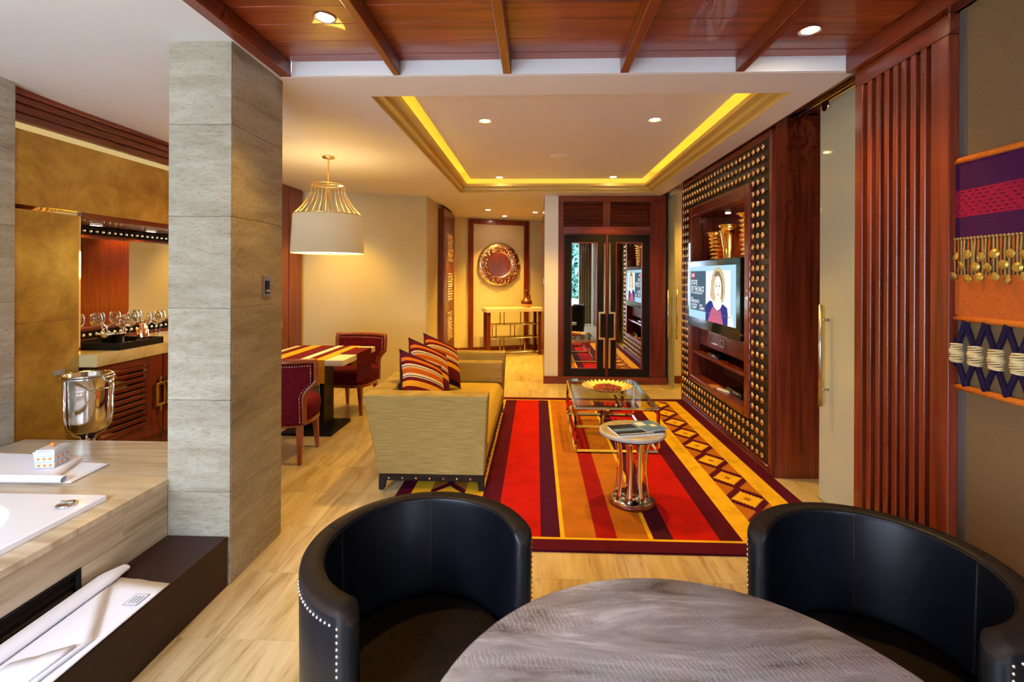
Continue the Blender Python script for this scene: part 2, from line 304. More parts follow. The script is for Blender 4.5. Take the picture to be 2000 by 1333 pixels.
# ceilings
CZ = 2.52
tx0, tx1, ty0, ty1 = -1.0, 1.475, 2.87, 6.26
cm = MB()
def ring(mb, X0, X1, Y0, Y1, h, z0, z1, m):
    hx0, hx1, hy0, hy1 = h
    mb.box(X0, hx0, Y0, Y1, z0, z1, m); mb.box(hx1, X1, Y0, Y1, z0, z1, m); mb.box(hx0, hx1, Y0, hy0, z0, z1, m); mb.box(hx0, hx1, hy1, Y1, z0, z1, m)
cm = MB(); ring(cm, -1.40, 1.66, 2.59, 9.9, (tx0, tx1, ty0, ty1), CZ, CZ+0.03, 'white_paint'); cm.box(-3.7, -1.40, 3.0, 9.9, CZ, CZ+0.03, 'white_paint')
ceil = struct(cm.build('ceiling'), 'white plaster ceiling with a stepped gold tray above the rug', 'ceiling')
for k, (ins, z0, z1) in enumerate(((0.055, 2.55, 2.585), (0.11, 2.585, 2.62))):
    q = MB(); ring(q, tx0-0.25, tx1+0.18, ty0-0.2, ty1+0.25, (tx0+ins, tx1-ins, ty0+ins, ty1-ins), z0, z1, 'gold_paint'); q.build('tray_step', ceil)
q = MB(); ring(q, tx0, tx1, ty0, ty1, (tx0+0.004, tx1-0.004, ty0+0.004, ty1-0.004), CZ+0.001, 2.55, 'gold_paint'); q.build('tray_lip', ceil)
bx('raft_panel', tx0+0.16, tx1-0.16, ty0+0.36, ty1-0.17, 2.665, 2.69, 'white_paint', ceil, 0.004)
bx('cover_panel', tx0-0.25, tx1+0.18, ty0-0.2, ty1+0.25, 2.82, 2.86, 'cream_paint', ceil)
q = MB(); ring(q, tx0-0.25, tx1+0.18, ty0-0.2, ty1+0.25, (tx0-0.22, tx1+0.15, ty0-0.17, ty1+0.22), 2.62, 2.82, 'cream_paint'); q.build('cove_wall', ceil)
q = MB(); ring(q, tx0-0.1, tx1+0.06, ty0-0.06, ty1+0.1, (tx0-0.06, tx1+0.02, ty0-0.02, ty1+0.06), 2.622, 2.64, 'cove_light'); q.build('cove_strip', ceil)
bx('fascia', -1.33, 1.66, 2.57, 2.5885, CZ+0.001, 2.6, 'fascia_paint', ceil)
struct(MB().box(-3.7, -1.376, -1.6, 2.2, 2.54, 2.62, 'white_paint').hexa([(-3.7, 2.2, 2.54), (-1.40, 2.2, 2.54), (-1.40, 3.0, 2.52), (-3.7, 3.0, 2.52), (-3.7, 2.2, 2.62), (-1.40, 2.2, 2.62), (-1.40, 3.0, 2.62), (-3.7, 3.0, 2.62)], 'white_paint').build('ceiling_bath'), 'plain white ceiling over the bathtub and minibar passage', 'ceiling')
# timber ceiling
tc = struct(empty('ceiling_timber', (0, 0, 2.6)), 'red brown timber plank ceiling with rafters over the round table', 'ceiling')
pm = None; y = 2.59; ys = []
for w in (0.102, 0.145, 0.16, 0.148) + (0.15,)*25:
    if y-w < -1.6: break
    o = MB().box(-1.40, 1.70, y-w+0.003, y, 2.600-2.6, 2.625-2.6, 'plank_x').build('plank', tc, 0.003, 1); y -= w
bx('backing', -1.45, 1.75, -1.6, 2.59, 0.026, 0.06, 'wood_step', tc)
for x0, x1 in ((-0.773, -0.733), (-0.183, -0.139), (0.436, 0.48), (1.036, 1.082)):
    bx('rafter', x0, x1, -1.5, 2.568, 2.52-2.6, 0.0, 'wood_y', tc, 0.003, 1)
bx('edge_beam', -1.385, -1.328, -1.5, 2.568, 2.515-2.6, 0.0, 'wood_y', tc, 0.003, 1)
bx('edge_beam', 1.60, 1.665, -1.5, 2.568, 2.505-2.6, 0.0, 'wood_y', tc, 0.003, 1)

# pillar clad in travertine slabs
pil = struct(bx('wall_pillar', -1.715, -1.435, 2.218, 2.65, 0, 2.62, 'travertine_fascia'), 'square travertine clad pillar between bath deck and living area', 'pillar')
for k in range(6):
    z0, z1 = k*0.43+0.0008, min(2.62, (k+1)*0.43-0.0008)
    bx('slab', -1.725, -1.4265, 2.208, 2.218, z0, z1, 'travertine_h', pil, 0.0012, 1)
    bx('slab', -1.435, -1.425, 2.2185, 2.66, z0, z1, 'travertine_h', pil, 0.0012, 1)
    bx('slab', -1.725, -1.715, 2.2185, 2.66, z0, z1, 'travertine_h', pil, 0.0012, 1)
    bx('slab', -1.7145, -1.4355, 2.65, 2.66, z0, z1, 'travertine_h', pil, 0.0012, 1)

# left wall (gold plaster, header, crown)
wl = struct(bx('wall_left', -3.70, -3.62, -1.6, 6.3, 0, 2.62, 'gold_plaster'), 'plain plaster wall at the back of the minibar niche', 'wall')
wl_end = struct(empty('wall_left_end', (0, 0, 0)), 'mottled gold plaster wall end beside the minibar niche', 'wall')
hd = struct(empty('trim_4', (0, 0, 0)), 'gold plaster header with dark wood crown above the minibar', 'trim')
bx('header', -3.62, -3.06, 2.64, 5.545, 1.862, 2.305, 'gold_plaster', hd)
bx('light_slot', -3.62, -3.075, 2.64, 5.545, 2.305, 2.352, 'cream_paint', hd)
bx('slot_strip', -3.074, -3.0735, 2.64, 5.545, 2.31, 2.347, 'slot_glow', hd)
for k, (xo, z0, z1) in enumerate(((-3.05, 2.352, 2.40), (-3.035, 2.40, 2.45), (-3.02, 2.45, 2.49), (-3.0, 2.49, 2.54))): bx('crown_moulding', -3.62, xo, 2.64, 5.545, z0+0.001, z1, 'wood_y', hd, 0.004, 2)
bx('lower_panel', -3.62, -3.06, 2.64, 3.135, 1.15, 1.834, 'gold_plaster', wl_end, 0.002, 1)
bx('lower_panel', -3.62, -3.06, 2.64, 3.135, 0, 1.149, 'gold_plaster', wl_end, 0.002, 1)
bx('mirror_reveal', -3.6, -3.075, 2.64, 3.16, 1.834, 1.862, 'mirror_gold', hd)
bx('mirror_reveal', -3.6, -3.065, 3.1365, 3.15, 0.907, 1.834, 'mirror_gold', hd)
bx('niche_soffit', -3.6, -3.06, 3.151, 5.545, 1.826, 1.861, 'wood_y', hd)
bx('access_plate', -3.06, -3.052, 2.96, 3.03, 0.80, 0.83, 'plastic_grey', wl_end)
pier = struct(bx('wall_pier', -3.70, -2.96, -1.6, 2.637, 0, 2.60, 'travertine_fascia'), 'travertine clad wall end at the left edge behind the bath deck', 'wall')
for j in range(3):
    for k in range(6):
        if j == 0 or k > 0: bx('slab', -2.96, -2.95, 2.637-(j+1)*0.86+0.0008, 2.637-j*0.86-0.0008, max(0.50, k*0.43)+0.0008, min(2.56, (k+1)*0.43)-0.0008, 'travertine_h', pier, 0.001, 1)
struct(MB().box(-3.30, -2.995, 5.55, 6.08, 0, 2.519, 'wood_z').box(-3.25, -2.985, 5.75, 5.84, 0, 2.515, 'wood_z').build('trim_1', bevel=0.004), 'dark red wooden door post beside the wallpapered wall', 'trim')
# wallpapered wall (angled), corridor, console wall
def seg_wall(name, a, b_, th, z0, z1, m, parent=None):
    a, b_ = Vector(a), Vector(b_); d = (b_-a).normalized(); n = Vector((-d.y, d.x))*th
    return MB().prism([a[:], b_[:], (b_+n)[:], (a+n)[:]], z0, z1, m).build(name, parent)
wf = struct(seg_wall('wall_far', (-3.30, 6.08), (-1.505, 6.54), 0.15, 0, 2.55, 'wallpaper'), 'pale gold wallpapered wall behind the dining table', 'wall')
struct(bx('wall_corridor', -1.65, -1.495, 6.56, 9.2, 0, 2.55, 'wallpaper'), 'narrow golden wall turning into the corridor beside the wood panel', 'wall')
cw_a, cw_b = Vector((-1.50, 8.87)), Vector((0.35, 9.62))
wb = struct(seg_wall('wall_back', cw_a, cw_b, 0.15, 0, 2.55, 'wallpaper'), 'golden end wall of the corridor behind the console table', 'wall')
struct(seg_wall('baseboard_back', cw_a+Vector((0.006, -0.014)), cw_b+Vector((0.006, -0.014)), 0.012, 0, 0.10, 'wood_x'), 'dark red baseboard along the corridor end wall', 'baseboard')
td = (cw_b-cw_a).normalized(); ang = math.atan2(td.y, td.x); nn = Vector((td.y, -td.x)); WC = Vector((-0.72, 0)); WC.y = cw_a.y+(WC.x-cw_a.x)*td.y/td.x
fr = struct(empty('trim_2', (WC.x, WC.y, 0), ang), 'dark red wooden frame around the wall with the round mirror', 'trim')
for n_, a in (('frame_stile', (-0.60, -0.505, -0.035, -0.001, 0, 2.50)), ('frame_stile', (0.505, 0.60, -0.035, -0.001, 0, 2.50)), ('frame_rail', (-0.504, 0.504, -0.035, -0.001, 2.41, 2.50))): bx(n_, *a, 'wood_z', fr, 0.003, 1)
d3 = struct(bx('door_3', 0.10, 0.14, 6.56, 9.85, 0, 2.52, 'wood_z'), 'dark wooden corridor door seen edge on beside the wardrobe', 'door')
bx('lock_plate', 0.09, 0.10, 6.75, 6.79, 1.33, 1.42, 'chrome', d3)
# right of the corridor: white return + wardrobe wall
struct(bx('wall_return', 0.105, 0.288, 6.50, 6.56, 0.1, 2.55, 'white_paint'), 'narrow cream wall strip left of the wardrobe', 'wall')
struct(bx('baseboard_far', 0.095, 1.73, 6.475, 6.498, 0, 0.10, 'wood_x'), 'dark red plinth below the wardrobe and wall strip', 'baseboard')
struct(MB().box(0.14, 1.95, 7.12, 7.2, 0, 2.62, 'cream_paint').box(1.86, 1.95, 6.7, 7.12, 0, 2.62, 'cream_paint').box(0.14, 1.95, 6.5, 7.2, 2.58, 2.62, 'cream_paint').build('wall_leak_stop'), 'plain cream wall added behind the wardrobe to shut out sky light', 'wall')  # added out of view to block sky light leaking past the wardrobe
# bedroom shell behind the sliding glass
struct(bx('wall_bedroom_far', 1.80, 3.6, 6.60, 6.70, 0, 2.65, 'cream_paint'), 'cream bedroom wall seen through the gap beside the wardrobe', 'wall')
struct(bx('baseboard_bedroom', 1.80, 3.6, 6.585, 6.599, 0, 0.10, 'wood_x'), 'dark red baseboard in the gap beside the wardrobe', 'baseboard')
struct(bx('wall_bedroom_side', 3.5, 3.6, -1.6, 6.6, 0, 2.65, 'cream_paint'), 'cream bedroom wall behind the frosted sliding door', 'wall')
struct(bx('ceiling_bedroom', 1.665, 3.6, -1.6, 7.2, 2.61, 2.66, 'wood_y'), 'dark wood soffit over the sliding door track', 'ceiling')
struct(bx('trim_3', 1.661, 1.68, 2.56, 6.5, 2.521, 2.61, 'wood_y'), 'dark wood fascia along the sliding door track', 'trim')
struct(bx('wall_right_inner', 1.70, 1.78, -1.6, 2.50, 0, 2.61, 'wood_z'), 'wood backed wall behind the slatted screen', 'wall')
wr = struct(bx('wall_right', 1.682, 1.70, -1.6, 1.985, 0, 2.51, 'wall_fabric'), 'brown woven fabric wall panel behind the textile hanging', 'wall')
bx('shade_strip', 1.679, 1.682, 1.95, 1.985, 0, 2.50, 'wall_edge_shade', wr)  # dark strip painting the shade at the fabric wall's edge
# slatted screen
sl = struct(empty('wall_screen', (1.64, 2.02, 0)), 'red brown vertical slat screen beside the frosted door', 'wall')
bx('back_board', 0.04, 0.058, -0.03, 0.535, 0, 2.52, 'wood_step', sl)
bx('stile', 0, 0.04, 0.477, 0.536, 0, 2.42, 'wood_z', sl, 0.003, 1); bx('stile', 0, 0.041, -0.035, 0.055, 0, 2.42, 'wood_z', sl, 0.004, 2)
bx('top_rail', 0, 0.04, -0.035, 0.536, 2.421, 2.505, 'wood_y', sl, 0.003, 1)
for c in (2.448, 2.3865, 2.332, 2.2765, 2.2255, 2.172, 2.117): bx('slat', 0.0, 0.04, c-2.02-0.0145, c-2.02+0.0145, 0, 2.42, 'wood_z', sl, 0.003, 1)
# rear window wall, curtains, garden
w1 = struct(empty('window_1', (0, -1.5, 0)), 'floor to ceiling garden window behind the camera', 'window')
for x in (-2.95, -1.95, -0.93, 0.80, 1.62): bx('mullion', x-0.03, x+0.03, -0.03, 0.03, 0, 2.54, 'wood_black', w1)
for a, b_ in ((-2.98, -0.90), (0.77, 1.65)): bx('sill_rail', a, b_, -0.03, 0.03, 0.0, 0.08, 'wood_black', w1); bx('head_rail', a, b_, -0.03, 0.03, 2.48, 2.54, 'wood_black', w1)
for a, b_ in ((-2.92, -1.98), (-1.92, -0.96), (0.83, 1.59)): bx('pane', a, b_, -0.004, 0.004, 0.08, 2.48, 'window_glass', w1)
struct(MB().box(1.66, 3.6, -1.6, -1.5, 0, 2.65, 'cream_paint').box(-0.90, 0.77, -1.58, -1.45, 0, 2.65, 'cream_paint').box(-3.7, -2.98, -1.6, -1.5, 0, 2.65, 'cream_paint').box(-3.7, 3.6, -1.6, -1.45, 2.54, 2.66, 'cream_paint').build('wall_rear'), 'cream rear wall around the garden window', 'wall')
def curtain(x0, x1, label):
    def fn(u, v): return (x0+(x1-x0)*u, -1.36+0.035*math.sin(u*34)+0.01*math.sin(u*9), 0.02+2.46*v)
    tag(MB().grid(fn, 60, 2, 'curtain').build('curtain', solid=0.006), label, 'curtain')
curtain(1.24, 1.62, 'beige pleated curtain at the right end of the garden window')
lw_ = struct(bx('ground_garden', -14, 14, -22, -1.62, -0.25, -0.15, 'lawn'), 'green garden ground outside the window', 'ground')
struct(bx('ground_bounce', -8, 8, -7.4, -1.62, -0.15, -0.03, 'bounce_stone'), 'pale ground slab added outside the window to bounce daylight indoors', 'ground')  # added bright ground, bounces daylight up to the ceiling and fascia
def tree(x, y, h, rx, label):
    t = thing('tree', label, 'tree', (x, y, -0.15), group='garden trees outside the window')
    MB().tube([(0, 0, 0), (0.05, 0.03, h*0.5), (0.02, 0, h*0.9)], [0.14, 0.11, 0.05], 'bark', 8).build('trunk', t)
    q = MB(); rg = random.Random(int(x*100))
    for _ in range(8000):
        while True:
            p = Vector((rg.uniform(-1, 1), rg.uniform(-1, 1), rg.uniform(-1, 1)))
            if 0.3 < p.length < 1: break
        c = Vector((p.x*rx, p.y*rx, h*0.56+p.z*h*0.46)); a = Vector((rg.uniform(-1, 1), rg.uniform(-1, 1), rg.uniform(-1, 1))).normalized()*0.13; b_ = a.orthogonal().normalized()*0.08
        k = len(q.v); q.v += [tuple(c-a), tuple(c+b_), tuple(c+a), tuple(c-b_)]; q.face((k, k+1, k+2, k+3), 'leaf')
    o = q.build('foliage', t); o['kind'] = 'stuff'
for x, y, h, rx, lb in ((2.3, -8.8, 4.4, 1.9, 'leafy garden tree at the right, reflected in the wardrobe mirror'), (-1.7, -10.2, 5.4, 2.0, 'leafy garden tree in front of the middle of the garden window'), (-5.9, -9.5, 5.0, 2.0, 'leafy garden tree behind the bath side'), (7.2, -11.5, 5.5, 2.2, 'tall leafy tree at the far right of the garden')): tree(x, y, h, rx, lb)

# ================================================================== LIGHT FITTINGS
def downlight(x, y, z, label, power=SPOT_W, size=R(95), r_=0.042, group='recessed ceiling spotlights'):
    t = thing('downlight', label, 'spotlight', (x, y, z), group=group)
    MB().lathe([(r_, 0.001), (r_+0.007, -0.002), (r_+0.008, -0.004), (r_, -0.004), (r_*0.95, 0.0)], (0, 0, 0), 'chrome', 20, cap=False).build('trim_ring', t)
    MB().lathe([(1e-5, 0), (r_*0.85, 0)], (0, 0, -0.003), 'lamp_glow', 16, cap=False).build('bulb', t)
    l = bpy.data.lights.new('spot', 'SPOT'); l.energy = power; l.color = WARM; l.spot_size = size; l.spot_blend = 0.7; l.shadow_soft_size = 0.03
    o = bpy.data.objects.new('spot', l); COL.objects.link(o); o.location = (0, 0, -0.02); o.parent = t
    return t
downlight(-0.41, 3.79, 2.665, 'recessed spotlight in the tray ceiling, near and left')
downlight(0.914, 3.79, 2.665, 'recessed spotlight in the tray ceiling, near and right')
downlight(-0.465, 5.98, 2.665, 'recessed spotlight in the tray ceiling, far and left')
downlight(0.935, 5.98, 2.665, 'recessed spotlight in the tray ceiling, far and right')
downlight(-2.36, 5.75, CZ, 'recessed spotlight in the white ceiling just behind the pendant lamp', 60)
downlight(-0.80, 7.89, CZ, 'recessed spotlight in the corridor ceiling, left of three', 130)
downlight(-0.03, 8.2, CZ, 'recessed spotlight in the corridor ceiling, right of three', 100)
downlight(-0.58, 8.72, CZ, 'recessed spotlight in the corridor ceiling, nearest the round mirror', 110)
downlight(-0.95, 2.13, 2.60, 'recessed spotlight in the timber ceiling near the pillar', 28)
downlight(1.27, 2.30, 2.60, 'recessed spotlight in the timber ceiling near the slat screen', 28)
tag(MB().lathe([(1e-5, -0.012), (0.07, -0.010), (0.10, -0.006), (0.108, 0)], (0.24, 4.95, 2.6648), 'white_paint', 32, cap=False).build('ceiling_speaker'), 'round white speaker grille in the middle of the tray ceiling', 'speaker')
# added bedroom lamps, out of view, to brighten the frosted door and gap wall
downlight(2.7, 4.6, 2.61, 'added unseen bedroom light behind the frosted sliding door', 70, R(130))
downlight(2.35, 6.1, 2.61, 'added unseen bedroom light beside the cream bedroom wall', 45, R(120))
# pendant lamp
pd = thing('pendant_lamp', 'brass wire pendant lamp with a large cream drum shade', 'lamp', (-1.89, 4.32, 0))
MB().lathe([(1e-5, 2.519), (0.055, 2.519), (0.055, 2.507), (0.05, 2.503), (1e-5, 2.503)], (0, 0, 0), 'brass', 24, cap=False).build('canopy', pd)
MB().tube([(0, 0, 2.505), (0, 0, 1.66)], 0.006, 'brass').build('stem', pd)
MB().tube(arc((0, 0), 0.137, 0, 2*math.pi*27/28, 27, 2.265), 0.004, 'brass', 6, closed=True).tube([(-0.137, 0, 2.265), (0.137, 0, 2.265)], 0.003, 'brass', 6).build('top_ring', pd)
MB().tube(arc((0, 0), 0.297, 0, 2*math.pi*39/40, 39, 1.985), 0.004, 'brass', 6, closed=True).build('shade_ring', pd)
for k in range(24):
    a = 2*math.pi*k/24; pts = []
    for t in [i/8 for i in range(9)]:
        rr = 0.137+(0.297-0.137)*(t**1.9); zz = 2.265-(2.265-1.985)*t; pts.append((rr*math.cos(a), rr*math.sin(a), zz))
    MB().tube(pts, 0.0028, 'brass', 5).build('wire', pd)
sh = MB().lathe([(0.295, 1.983), (0.313, 1.64), (0.309, 1.64), (0.291, 1.983)], (0, 0, 0), 'lamp_shade', 48, cap=False).build('shade', pd)
MB().lathe([(1e-5, 1.648), (0.308, 1.648)], (0, 0, 0), 'shade_glow', 32, cap=False).build('diffuser', pd)
MB().lathe([(1e-5, 1.625), (0.012, 1.63), (0.012, 1.645)], (0, 0, 0), 'brass', 12, cap=False).build('finial', pd)
def point(name, loc, e, r_=0.08, c=WARM, parent=None):
    l = bpy.data.lights.new(name, 'POINT'); l.energy = e; l.color = c; l.shadow_soft_size = r_; o = bpy.data.objects.new(name, l); COL.objects.link(o); o.location = loc; o.parent = parent; return o
point('bulb', (0, 0, 1.80), 8, 0.05, WARM, pd); point('bulb', (0, 0, 1.56), 20, 0.15, WARM, pd)

# ================================================================== RUG
rug = MB(); C0 = 0.39
half = [(0.0, 0.057, 'rug_darkred'), (0.057, 0.23, 'rug_orange'), (0.23, 0.254, 'rug_gold'), (0.254, 0.362, 'rug_plum'), (0.362, 0.613, 'rug_red'), (0.613, 0.735, 'rug_purple'), (0.735, 0.858, 'rug_gold'), (0.858, 1.088, None), (1.088, 1.21, 'rug_gold')]
ry0, ry1 = 2.535, 5.69; b1 = ry0+0.105; b2 = b1+0.02; e2 = ry1-0.105; e1 = e2-0.02; TH = 0.012
def quad(x0, x1, y0, y1, m): k = len(rug.v); rug.v += [(x0, y0, TH), (x1, y0, TH), (x1, y1, TH), (x0, y1, TH)]; rug.face((k, k+1, k+2, k+3), m)
for s in (-1, 1):
    for a, b_, m in half:
        x0, x1 = sorted((C0+s*a, C0+s*b_))
        if m: quad(x0, x1, b2, e1, m); continue
        nx = 15; cx_ = (x0+x1)/2; nyp = 19; pitch = 0.3255; cw = (x1-x0)/nx; ch = pitch/nyp; y = b2; j = 0
        while y < e1-1e-6:
            yy = min(y+ch, e1)
            row = []
            for i in range(nx):
                px = x0+(i+0.5)*cw; py = y+ch/2; dy = (py-3.166+pitch/2) % pitch-pitch/2
                d = round(abs(px-cx_)/cw)+round(abs(dy)/ch)
                if d <= 1: c = 'rug_brown'
                elif d <= 6: c = 'rug_gold'
                elif d <= 10: c = 'rug_purple'
                else: c = 'rug_orange'
                if row and row[-1][2] == c: row[-1][1] = i+1
                else: row.append([i, i+1, c])
            for i0, i1, c in row: quad(x0+i0*cw, x0+i1*cw, y, yy, c)
            y = yy
RX0, RX1 = C0-1.305, C0+1.305; gx0, gx1 = C0-1.21, C0+1.21
quad(gx0, gx1, b1, b2, 'rug_gold'); quad(gx0, gx1, e1, e2, 'rug_gold')
quad(RX0, RX1, ry0, b1, 'rug_purple'); quad(RX0, RX1, e2, ry1, 'rug_purple'); quad(RX0, gx0, b1, e2, 'rug_purple'); quad(gx1, RX1, b1, e2, 'rug_purple')
for (x0, y0), (x1, y1) in (((RX0, ry0), (RX1, ry0)), ((RX1, ry0), (RX1, ry1)), ((RX1, ry1), (RX0, ry1)), ((RX0, ry1), (RX0, ry0))):
    k = len(rug.v); rug.v += [(x0, y0, 0.001), (x1, y1, 0.001), (x1, y1, TH), (x0, y0, TH)]; rug.face((k, k+1, k+2, k+3), 'rug_purple')
tag(rug.build('area_rug'), 'red, orange and gold striped wool rug with a stepped diamond band', 'rug')

# ================================================================== MEDIA WALL
mw = thing('media_wall', 'dark wood television wall unit bordered by rows of brass studs', 'wall unit', (1.70, 3.53, 0))
# local: x from face (0) to 0.35, y 0..2.2
Yn, Yf = 0.34, 1.86   # frame outer, local y (3.87..5.39)
MB().box(0.01, 0.35, 0.0, 0.03, 0, 2.60, 'wood_z').build('side_panel', mw)
bx('side_panel', 0.01, 0.35, 2.17, 2.20, 0, 2.60, 'wood_z', mw)
bx('back_panel', 0.335, 0.35, 0.031, 2.169, 0, 2.60, 'wood_z', mw)
for n_, a in (('stud_board', (0.012, 0.04, 0.075, Yn, 0.055, 2.475)), ('stud_board', (0.012, 0.04, Yf, 2.125, 0.055, 2.475)), ('stud_board', (0.012, 0.04, Yn, Yf, 2.19, 2.475)), ('stud_board', (0.012, 0.04, Yn, Yf, 0.055, 0.32))): bx(n_, *a, 'dark_panel', mw)
for k, (d, w) in enumerate(((0.0, 0.055), (-0.008, 0.03))):
    q = MB(); q.box(d, 0.04, 0.03 if k == 0 else 0.02, 0.075 if k == 0 else 0.05, 0, 2.52, 'wood_z'); q.box(d, 0.04, 2.125 if k == 0 else 2.15, 2.17 if k == 0 else 2.18, 0, 2.52, 'wood_z')
    q.box(d, 0.04, 0.05, 2.15, 2.475 if k == 0 else 2.495, 2.521, 'wood_y'); q.box(d, 0.04, 0.05, 2.15, 0.0, 0.055 if k == 0 else 0.03, 'wood_y'); q.build('outer_moulding', mw, 0.003, 1)
iN, iF, iB, iT = 0.43, 1.78, 0.385, 2.085
for n_, a in (('frame_stile', (-0.03, 0.10, Yn, iN, 0.32, 2.19)), ('frame_stile', (-0.03, 0.10, iF, Yf, 0.32, 2.19)), ('frame_rail', (-0.03, 0.10, iN, iF, iT, 2.19)), ('frame_rail', (-0.03, 0.10, iN, iF, 0.32, iB))): bx(n_, *a, 'wood_z' if 'stile' in n_ else 'wood_y', mw, 0.012, 3)
bx('niche_side', 0.10, 0.335, iN-0.02, iN, iB, iT, 'wood_z', mw); bx('niche_side', 0.10, 0.335, iF, iF+0.02, iB, iT, 'wood_z', mw)
bx('niche_top', 0.10, 0.335, iN, iF, iT, iT+0.02, 'wood_y', mw); bx('niche_floor', 0.10, 0.335, iN, iF, iB-0.02, iB, 'wood_y', mw)
bx('tv_panel', 0.07, 0.335, iN, iF, 0.72, 1.56, 'wood_y', mw, 0.003, 1)
bx('shelf', 0.0, 0.334, iN, iF, 0.622, 0.65, 'wood_y', mw, 0.004, 1)
sp = MB().box(0.062, 0.07, 1.09, 1.17, 0.765, 0.85, 'plastic_grey').build('socket_plate', mw, 0.003, 1)
bx('socket', 0.060, 0.063, 1.112, 1.148, 0.785, 0.83, 'black_plastic', sp)
stud = None
for i in range(25):
    for j in range(29):
        if 3 <= i < 22 and 3 <= j < 26: continue
        loc = (0.012, 0.125+i*0.0812, 0.115+j*0.0821)
        if stud is None:
            q = MB(); Mx = Matrix.Rotation(R(-90), 4, 'Y')
            q.lathe([(0.006, 0), (0.006, 0.028), (0.020, 0.028), (0.024, 0.032), (0.022, 0.037), (0.012, 0.041), (1e-4, 0.042)], (0, 0, 0), 'stud_metal', 10, cap=False, M=Mx)
            stud = q.build('stud', mw); stud.location = loc
        else: link_mesh('stud', stud.data, mw, loc)
for y_ in (0.75, 1.40):
    nl = bx('niche_lamp', 0.20, 0.24, y_-0.02, y_+0.02, 2.079, 2.084, 'small_glow', mw)
    l = bpy.data.lights.new('niche_spot', 'SPOT'); l.energy = 9; l.color = WARM; l.spot_size = R(110); l.spot_blend = 0.6; l.shadow_soft_size = 0.02; o = bpy.data.objects.new('niche_spot', l); COL.objects.link(o); o.location = (0.22, y_, 2.07); o.parent = mw
# television
tv = thing('television', 'black flat television showing a news programme card', 'television', (1.655, 4.67, 1.262))
MB().box(-0.0, 0.05, -0.68, 0.68, -0.345, 0.345, 'black_plastic').build('casing', tv, 0.006, 2)
bx('wall_bracket', 0.05, 0.115, -0.15, 0.15, -0.12, 0.12, 'black_plastic', tv)
bx('button', 0.002, 0.03, -0.688, -0.68, -0.30, -0.285, 'chrome', tv)
bx('status_lamp', -0.004, 0.0, -0.02, 0.02, -0.352, -0.343, 'chrome', tv)
def flat(name, pts, m, d, parent):
    q = MB(); k = len(q.v); q.v += [(-d, -(x), z) for x, z in pts]; q.face(range(k, k+len(pts)), m); return q.build(name, parent)
# screen coordinates: x to the right as seen, z up, origin at the centre
S = MB(); 
flat('screen', [(-0.64, -0.245), (0.60, -0.245), (0.60, 0.285), (-0.64, 0.285)], 'tv_blue', 0.0015, tv)
flat('title_card', [(-0.58, -0.165), (-0.115, -0.165), (-0.115, 0.238), (-0.58, 0.238)], 'tv_slate', 0.0022, tv)
flat('photo_card', [(-0.115, -0.165), (0.50, -0.165), (0.50, 0.238), (-0.115, 0.238)], 'tv_pale', 0.0022, tv)
def ell(cx_, cz_, rx_, rz_, n=28, a0=0, a1=360): return [(cx_+rx_*math.cos(R(a0+(a1-a0)*i/n)), cz_+rz_*math.sin(R(a0+(a1-a0)*i/n))) for i in range(n if a1-a0 >= 360 else n+1)]
flat('portrait_hair', [(0.02, 0.05), (0.03, 0.14), (0.08, 0.225), (0.16, 0.272), (0.25, 0.268), (0.33, 0.215), (0.365, 0.13), (0.37, 0.04), (0.34, -0.03), (0.30, -0.055), (0.10, -0.05), (0.03, -0.02), (0.0, 0.01)], 'tv_hair', 0.0030, tv)
flat('portrait_hair', [(0.10, 0.19), (0.16, 0.235), (0.24, 0.225), (0.30, 0.16), (0.325, 0.06), (0.29, -0.04), (0.27, 0.1), (0.2, 0.18)], 'tv_hairdark', 0.0033, tv)
flat('portrait_neck', [(0.13, -0.02), (0.28, -0.02), (0.30, -0.085), (0.36, -0.10), (0.30, -0.15), (0.12, -0.15), (0.05, -0.09), (0.13, -0.075)], 'tv_skin', 0.0036, tv)
flat('portrait_dress', [(-0.115, -0.095), (0.0, -0.045), (0.06, -0.05), (0.10, -0.10), (0.18, -0.13), (0.26, -0.11), (0.31, -0.06), (0.42, -0.09), (0.46, -0.245), (-0.115, -0.245)], 'tv_navy', 0.0040, tv)
flat('portrait_dress', [(0.07, -0.10), (0.18, -0.135), (0.27, -0.12), (0.33, -0.245), (-0.05, -0.245), (0.0, -0.17)], 'tv_pink', 0.0043, tv)
flat('portrait_arm', [(0.44, -0.11), (0.52, -0.15), (0.555, -0.245), (0.43, -0.245)], 'tv_skin', 0.0043, tv)
flat('portrait_face', ell(0.205, 0.075, 0.088, 0.115), 'tv_skin', 0.0046, tv)
for x in (0.165, 0.245): flat('portrait_eye', ell(x, 0.098, 0.018, 0.007, 12), 'tv_line', 0.0050, tv)
for x in (0.165, 0.245): flat('portrait_brow', [(x-0.024, 0.118), (x, 0.126), (x+0.024, 0.118), (x, 0.121)], 'tv_hairdark', 0.0050, tv)
flat('portrait_mouth', ell(0.207, 0.022, 0.034, 0.010, 14, 180, 360), 'tv_lips', 0.0050, tv)
flat('portrait_nose', [(0.198, 0.06), (0.216, 0.06), (0.207, 0.07)], 'tv_lips', 0.0050, tv)
flat('photo_frame_line', [(-0.115, -0.168), (0.50, -0.168), (0.50, -0.163), (-0.115, -0.163)], 'tv_line', 0.0054, tv)
flat('photo_frame_line', [(0.496, -0.168), (0.502, -0.168), (0.502, 0.24), (0.496, 0.24)], 'tv_line', 0.0026, tv)
flat('logo_box', [(-0.56, 0.165), (-0.46, 0.165), (-0.46, 0.222), (-0.56, 0.222)], 'tv_red', 0.0028, tv)
TM = Matrix(((0, 0, -1, 0), (-1, 0, 0, 0), (0, 1, 0, 0), (0, 0, 0, 1)))
